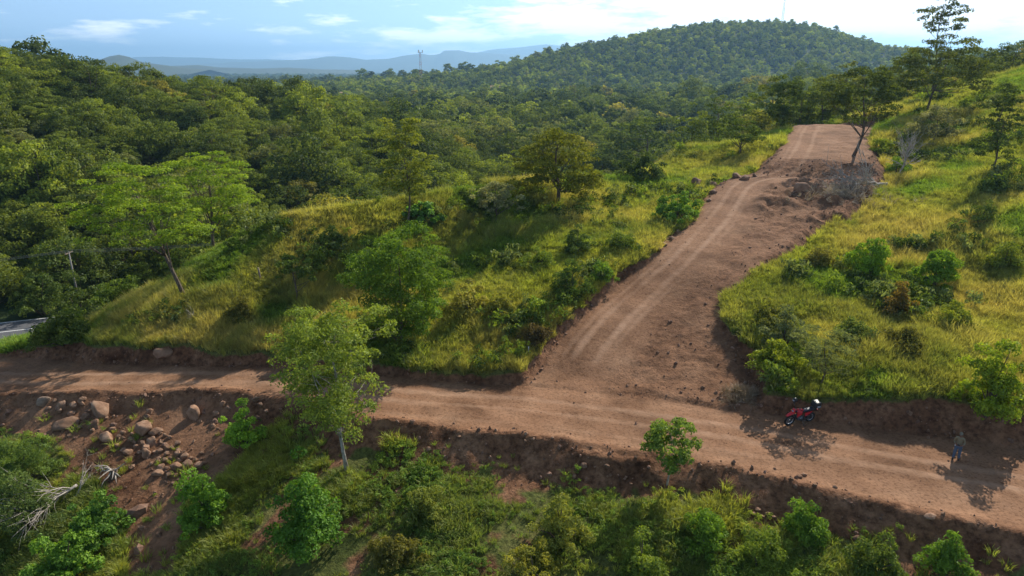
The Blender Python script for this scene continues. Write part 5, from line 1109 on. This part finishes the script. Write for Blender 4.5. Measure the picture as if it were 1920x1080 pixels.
lean_.data.transform(LEAN)
for cx_, R_ in ((0.70, 0.34), (-0.70, 0.32)):
    wh = bp('wheel', MB().tube([(cx_, -0.09, R_), (cx_, 0.09, R_)], 0.06, 12).torus((cx_, 0, R_), 0.11, 0.012), M_ENG)
    bp('tyre', MB().torus((cx_, 0, R_), R_-0.055, 0.055, nu=32), M_TYRE, wh); bp('rim', MB().torus((cx_, 0, R_), R_-0.115, 0.022, nu=32, sy=1.4), M_RIM, wh)
    sp = MB()
    for k in range(16): a = k*math.pi/8; sp.tube([(cx_ + 0.05*math.cos(a+0.4), 0.03*(-1)**k, R_ + 0.05*math.sin(a+0.4)), (cx_ + (R_-0.12)*math.cos(a), 0, R_ + (R_-0.12)*math.sin(a))], 0.005, 4, False)
    bp('spokes', sp, M_RIM, wh)
fk = bp('fork', MB().tube([(0.70, -0.09, 0.34), (0.55, -0.09, 0.72), (0.44, -0.09, 1.02)], [0.028, 0.026, 0.022], 8).tube([(0.70, 0.09, 0.34), (0.55, 0.09, 0.72), (0.44, 0.09, 1.02)], [0.028, 0.026, 0.022], 8).box((0.46, 0, 0.97), (0.07, 0.24, 0.04)), M_BLK)
V = []; n_f = 9
for i in range(n_f):
    u = i/(n_f-1); xq = 1.02 - 0.72*u; zq = 0.70 + 0.16*math.sin(u*2.4) + 0.02; wq = 0.055 + 0.06*math.sin(u*math.pi*0.85 + 0.3)
    for (yy, dzz) in ((-wq, -0.035), (-wq*0.6, 0.012), (0, 0.03), (wq*0.6, 0.012), (wq, -0.035)): V.append((xq, yy, zq + dzz))
    for (yy, dzz) in ((wq*0.9, -0.05), (0, -0.005), (-wq*0.9, -0.05)): V.append((xq, yy, zq + dzz))
bp('front_fender', MB().add(V, [[i*8+j, i*8+(j+1) % 8, (i+1)*8+(j+1) % 8, (i+1)*8+j] for i in range(n_f-1) for j in range(8)] + [list(range(8)), [(n_f-1)*8+j for j in range(8)]]), M_BRED)
hl = bp('headlight_mask', MB().box((0.62, 0, 0.98), (0.08, 0.24, 0.30), Matrix.Rotation(rad(-20), 4, 'Y'), 0.75, 0.025), M_BRED); bp('headlight', MB().ball((0.665, 0, 0.97), (0.03, 0.08, 0.06)), M_GLASS, hl)
tk = bp('fuel_tank', MB().ball((0.20, 0, 0.90), (0.30, 0.15, 0.15), fn=lambda p: Vector((p.x, p.y*(1 + 0.5*p.x), p.z*(1 + 0.4*p.x)))), M_BRED); bp('fuel_cap', MB().tube([(0.2, 0, 1.03), (0.2, 0, 1.065)], 0.045, 10), M_BLK, tk)
for s in (-1, 1):
    bp('tank_shroud', MB().add([(0.50, s*0.20, 0.96), (0.42, s*0.17, 0.60), (0.10, s*0.15, 0.76), (0.14, s*0.16, 0.92), (0.48, s*0.225, 0.95), (0.41, s*0.195, 0.61), (0.10, s*0.175, 0.77), (0.14, s*0.185, 0.91)], [[0, 1, 2, 3], [7, 6, 5, 4], [0, 4, 5, 1], [1, 5, 6, 2], [2, 6, 7, 3], [3, 7, 4, 0]]), M_WPL if s < 0 else M_BRED, None, False)
    bp('side_panel', MB().add([(-0.12, s*0.13, 0.80), (-0.16, s*0.13, 0.55), (-0.48, s*0.12, 0.66), (-0.62, s*0.11, 0.82), (-0.12, s*0.155, 0.80), (-0.16, s*0.155, 0.56), (-0.48, s*0.145, 0.67), (-0.62, s*0.135, 0.81)], [[0, 1, 2, 3], [7, 6, 5, 4], [0, 4, 5, 1], [1, 5, 6, 2], [2, 6, 7, 3], [3, 7, 4, 0]]), M_BRED, None, False)
    bp('foot_peg', MB().tube([(-0.12, s*0.1, 0.33), (-0.12, s*0.28, 0.33)], 0.018, 6), M_ENG); bp('shock_absorber', MB().tube([(-0.66, s*0.12, 0.36), (-0.50, s*0.12, 0.74)], 0.035, 8), M_BLK)
bp('seat', MB().box((-0.33, 0, 0.90), (0.86, 0.24, 0.11), Matrix.Rotation(rad(3), 4, 'Y'), 0.9, 0.035), M_SEAT)
eg = bp('engine', MB().box((0.08, 0, 0.44), (0.40, 0.28, 0.22), None, 0.9, 0.04).tube([(0.05, -0.17, 0.42), (0.05, 0.17, 0.42)], 0.12, 14), M_ENG)
fins = MB()
for k in range(6): fins.box((0.17 + 0.012*k, 0, 0.56 + 0.035*k), (0.20, 0.22, 0.016))
bp('cylinder_fins', fins, M_ENG, eg, False)
bp('exhaust', MB().tube([(0.28, -0.08, 0.58), (0.36, -0.15, 0.42), (0.05, -0.19, 0.36), (-0.30, -0.2, 0.52), (-0.52, -0.2, 0.64), (-0.86, -0.2, 0.74)], [0.022, 0.022, 0.022, 0.03, 0.055, 0.045], 10), M_BLK)
bp('swingarm', MB().tube([(-0.15, 0.1, 0.40), (-0.70, 0.1, 0.32)], 0.028, 8).tube([(-0.15, -0.1, 0.40), (-0.70, -0.1, 0.32)], 0.028, 8), M_ENG); bp('chain', MB().tube([(-0.05, 0.13, 0.43), (-0.70, 0.13, 0.38)], 0.012, 6).tube([(-0.05, 0.13, 0.36), (-0.70, 0.13, 0.27)], 0.012, 6), M_BLK)
hb = bp('handlebar', MB().tube([(0.30, 0.42, 1.17), (0.38, 0.22, 1.15), (0.43, 0.08, 1.06), (0.43, -0.08, 1.06), (0.38, -0.22, 1.15), (0.30, -0.42, 1.17)], 0.014, 8), M_BLK)
for s in (-1, 1):
    bp('grip', MB().tube([(0.33, s*0.33, 1.165), (0.295, s*0.45, 1.17)], 0.022, 8), M_BLK, hb); mr_ = bp('mirror', MB().tube([(0.35, s*0.28, 1.16), (0.36, s*0.36, 1.36)], 0.008, 6).ball((0.355, s*0.38, 1.40), (0.02, 0.075, 0.05)), M_BLK, hb)
    bp('indicator', MB().ball((0.60, s*0.17, 0.92), (0.03, 0.04, 0.025)), plain('amber', (0.8, 0.35, 0.05), 0.4) if s < 0 else bpy.data.materials['amber'])
bp('rear_fender', MB().tube([(-0.60, 0, 0.82), (-0.85, 0, 0.83), (-1.08, 0, 0.72)], [0.07, 0.08, 0.05], 8), M_BLK); bp('tail_light', MB().box((-1.02, 0, 0.80), (0.06, 0.14, 0.07), None, 0.9, 0.012), M_BRED)
bp('luggage_rack', MB().tube([(-0.6, 0.12, 0.95), (-1.05, 0.12, 0.98), (-1.05, -0.12, 0.98), (-0.6, -0.12, 0.95)], 0.012, 6), M_ENG)
tb = bp('top_box', MB().box((-0.88, 0, 1.15), (0.42, 0.46, 0.30), None, 0.88, 0.05), M_BLK); bp('box_lid', MB().box((-0.88, 0, 1.315), (0.40, 0.44, 0.07), None, 0.8, 0.025), M_BLK, tb); bp('reflector', MB().box((-0.88, 0.235, 1.12), (0.22, 0.02, 0.12), None, 1, 0.004), M_GLASS, tb)
bp('side_stand', MB().tube([(-0.05, 0.12, 0.34), (-0.12, 0.30, 0.07)], 0.014, 6).box((-0.12, 0.31, 0.062), (0.07, 0.05, 0.012)), M_ENG)
# helmet hung on the far mirror
hp_ = bike.matrix_basis @ (LEAN @ Vector((0.36, -0.34, 1.42)))
he = link('helmet', None, None, hp_); he.rotation_euler = (0.1, 0, hd); tag(he, 'dark motorcycle helmet hung on the handlebar mirror', 'helmet')
MB().ball((0, 0, 0), (0.15, 0.125, 0.14), nu=16, nv=10, fn=lambda p: Vector((p.x, p.y, max(p.z, -0.11)))).build('shell', M_BLK, he); MB().ball((0.05, 0, -0.005), (0.112, 0.105, 0.06), nu=14, nv=8).build('visor', M_GLASS, he); MB().box((0.13, 0, 0.07), (0.12, 0.14, 0.015), Matrix.Rotation(rad(-12), 4, 'Y'), 1, 0.005).build('peak', M_BLK, he)

# ------------------------------------------------------------------ person with a controller
M_SKIN = plain('skin', (0.20, 0.105, 0.065), 0.6, 0, 0.1); M_SHIRT = plain('khaki_shirt', (0.22, 0.18, 0.105), 0.9, 0, 0.15, 8); M_JEAN = plain('jeans', (0.085, 0.115, 0.165), 0.9, 0, 0.2, 10); M_BOOT = plain('boots', (0.035, 0.03, 0.028), 0.7); M_CAP = plain('cap', (0.19, 0.17, 0.12), 0.9); M_HAIR = plain('hair', (0.012, 0.010, 0.009), 0.7)
def skin(name, pts, edges, mat, parent, sub=2, root=0):
    me = bpy.data.meshes.new(name); me.from_pydata([p[:3] for p in pts], edges, []); o = link(name, me, parent); me.materials.append(mat)
    md = o.modifiers.new('skin', 'SKIN'); md.use_smooth_shade = True
    for i, p in enumerate(pts): r = p[3]; me.skin_vertices[0].data[i].radius = (r, r) if not hasattr(r, '__len__') else r
    me.skin_vertices[0].data[root].use_root = True
    s = o.modifiers.new('subdivision', 'SUBSURF'); s.levels = sub; s.render_levels = sub; return o
w = Wz(1792, 861, 0.0); pz = float(H(w[0], w[1])); man = link('person', None, None, (w[0], w[1], pz)); man.rotation_euler = (0, 0, rad(-38)); man.scale = (0.86, 0.86, 0.86); tag(man, 'person in cap, khaki shirt and jeans standing on the dirt road holding a controller', 'person')
# faces -Y (towards the camera); x to the person's left side as seen
def person_pts(k):   # k: extra thickness for clothes
    return [(0, 0, 0.95, (0.155+k, 0.11+k)), (0, 0.01, 1.12, (0.14+k, 0.10+k)), (0, 0.0, 1.30, (0.165+k, 0.11+k)), (0, 0.01, 1.43, (0.10+k, 0.085+k)), (0, 0.0, 1.50, (0.055+k, 0.055+k)), (0, -0.015, 1.57, (0.06, 0.07))]
body = [(0, 0, 0.95, (0.15, 0.10)), (0, 0.01, 1.12, (0.135, 0.095)), (0, 0.0, 1.30, (0.16, 0.105)), (0, 0.01, 1.43, (0.09, 0.08)), (0, 0.0, 1.50, (0.052, 0.055)), (0, -0.012, 1.575, (0.062, 0.075)), (0, -0.015, 1.66, (0.072, 0.09)), (0, -0.01, 1.73, (0.045, 0.055)),
        (0.19, 0.0, 1.41, 0.058), (0.25, 0.03, 1.13, 0.046), (0.17, -0.18, 1.05, 0.036), (0.09, -0.28, 1.08, 0.03), (-0.19, 0.0, 1.41, 0.058), (-0.25, 0.03, 1.13, 0.046), (-0.17, -0.18, 1.05, 0.036), (-0.09, -0.28, 1.08, 0.03),
        (0.095, 0.0, 0.86, 0.095), (0.11, -0.02, 0.50, 0.065), (0.12, 0.03, 0.09, 0.045), (0.13, -0.12, 0.04, 0.035), (-0.095, 0.0, 0.86, 0.095), (-0.12, -0.07, 0.50, 0.065), (-0.15, -0.08, 0.09, 0.045), (-0.17, -0.22, 0.04, 0.035)]
be = [(0, 1), (1, 2), (2, 3), (3, 4), (4, 5), (5, 6), (6, 7), (3, 8), (8, 9), (9, 10), (10, 11), (3, 12), (12, 13), (13, 14), (14, 15), (0, 16), (16, 17), (17, 18), (18, 19), (0, 20), (20, 21), (21, 22), (22, 23)]
skin('body', body, be, M_SKIN, man)
sh = [(p[0], p[1], p[2], tuple(q + 0.022 for q in p[3]) if hasattr(p[3], '__len__') else p[3] + 0.02) for p in body]
skin('shirt', [(0, 0, 0.90, (0.175, 0.125)), sh[1], sh[2], sh[3], sh[8], sh[9], (0.195, -0.12, 1.07, 0.055), sh[12], sh[13], (-0.195, -0.12, 1.07, 0.055)], [(0, 1), (1, 2), (2, 3), (3, 4), (4, 5), (5, 6), (3, 7), (7, 8), (8, 9)], M_SHIRT, man)
skin('jeans', [(0, 0, 0.93, (0.16, 0.115)), (0.1, 0, 0.84, 0.115), (0.115, -0.02, 0.50, 0.085), (0.125, 0.025, 0.10, 0.075), (-0.1, 0, 0.84, 0.115), (-0.125, -0.07, 0.50, 0.085), (-0.152, -0.08, 0.10, 0.075)], [(0, 1), (1, 2), (2, 3), (0, 4), (4, 5), (5, 6)], M_JEAN, man)
for s, fy in ((1, 0.03), (-1, -0.08)): xq = 0.125 if s > 0 else -0.155; MB().ball((xq + s*0.006, fy - 0.06, 0.045), (0.052, 0.145, 0.06), fn=lambda p: Vector((p.x, p.y, max(p.z, -0.045)))).tube([(xq, fy + 0.01, 0.03), (xq, fy + 0.01, 0.15)], [0.055, 0.055], 10).build('boot', M_BOOT, man)
face = MB().ball((0, -0.098, 1.645), (0.016, 0.022, 0.022)).ball((0, -0.082, 1.60), (0.028, 0.012, 0.009))
for s in (-1, 1): face.ball((s*0.085, -0.01, 1.65), (0.012, 0.025, 0.035))
face.build('face_features', M_SKIN, man)
for s in (-1, 1): MB().ball((s*0.03, -0.088, 1.672), 0.011).build('eye', M_HAIR, man)
MB().ball((0, 0.02, 1.67), (0.088, 0.098, 0.10), fn=lambda p: Vector((p.x, max(p.y, -0.02), p.z))).build('hair', M_HAIR, man)
MB().ball((0, 0.0, 1.715), (0.094, 0.108, 0.085), fn=lambda p: Vector((p.x, p.y, max(p.z, -0.012)))).add([(-0.075, -0.085, 1.712), (0.075, -0.085, 1.712), (0.055, -0.185, 1.695), (-0.055, -0.185, 1.695), (-0.075, -0.085, 1.722), (0.075, -0.085, 1.722), (0.055, -0.185, 1.703), (-0.055, -0.185, 1.703)], [[3, 2, 1, 0], [4, 5, 6, 7], [0, 1, 5, 4], [1, 2, 6, 5], [2, 3, 7, 6], [3, 0, 4, 7]]).build('cap', M_CAP, man)
for s in (-1, 1):
    hb_ = MB(); hb_.ball((s*0.085, -0.30, 1.085), (0.02, 0.045, 0.035))
    for k in range(4): hb_.tube([(s*0.085, -0.33, 1.105 - k*0.018), (s*0.065, -0.362 + 0.004*k, 1.102 - k*0.018), (s*0.045, -0.352, 1.10 - k*0.018)], [0.009, 0.0085, 0.007], 6)
    hb_.tube([(s*0.08, -0.285, 1.11), (s*0.062, -0.30, 1.135), (s*0.045, -0.318, 1.138)], [0.010, 0.009, 0.008], 6); hb_.build('hand', M_SKIN, man)
ctl = link('drone_controller', None, None, Vector((w[0], w[1], pz)) + Matrix.Rotation(rad(-38), 3, 'Z') @ Vector((0, -0.2795, 0.946))); ctl.scale = (0.86, 0.86, 0.86); ctl.rotation_euler = (rad(35), 0, rad(-38)); tag(ctl, 'small dark remote controller held in both hands of the person', 'controller')
MB().box((0, 0, 0), (0.15, 0.09, 0.04), None, 0.92, 0.012).build('case', M_BLK, ctl)
for s in (-1, 1): MB().tube([(s*0.045, 0.01, 0.02), (s*0.045, 0.01, 0.04)], [0.008, 0.011], 8).build('stick', M_ENG, ctl)
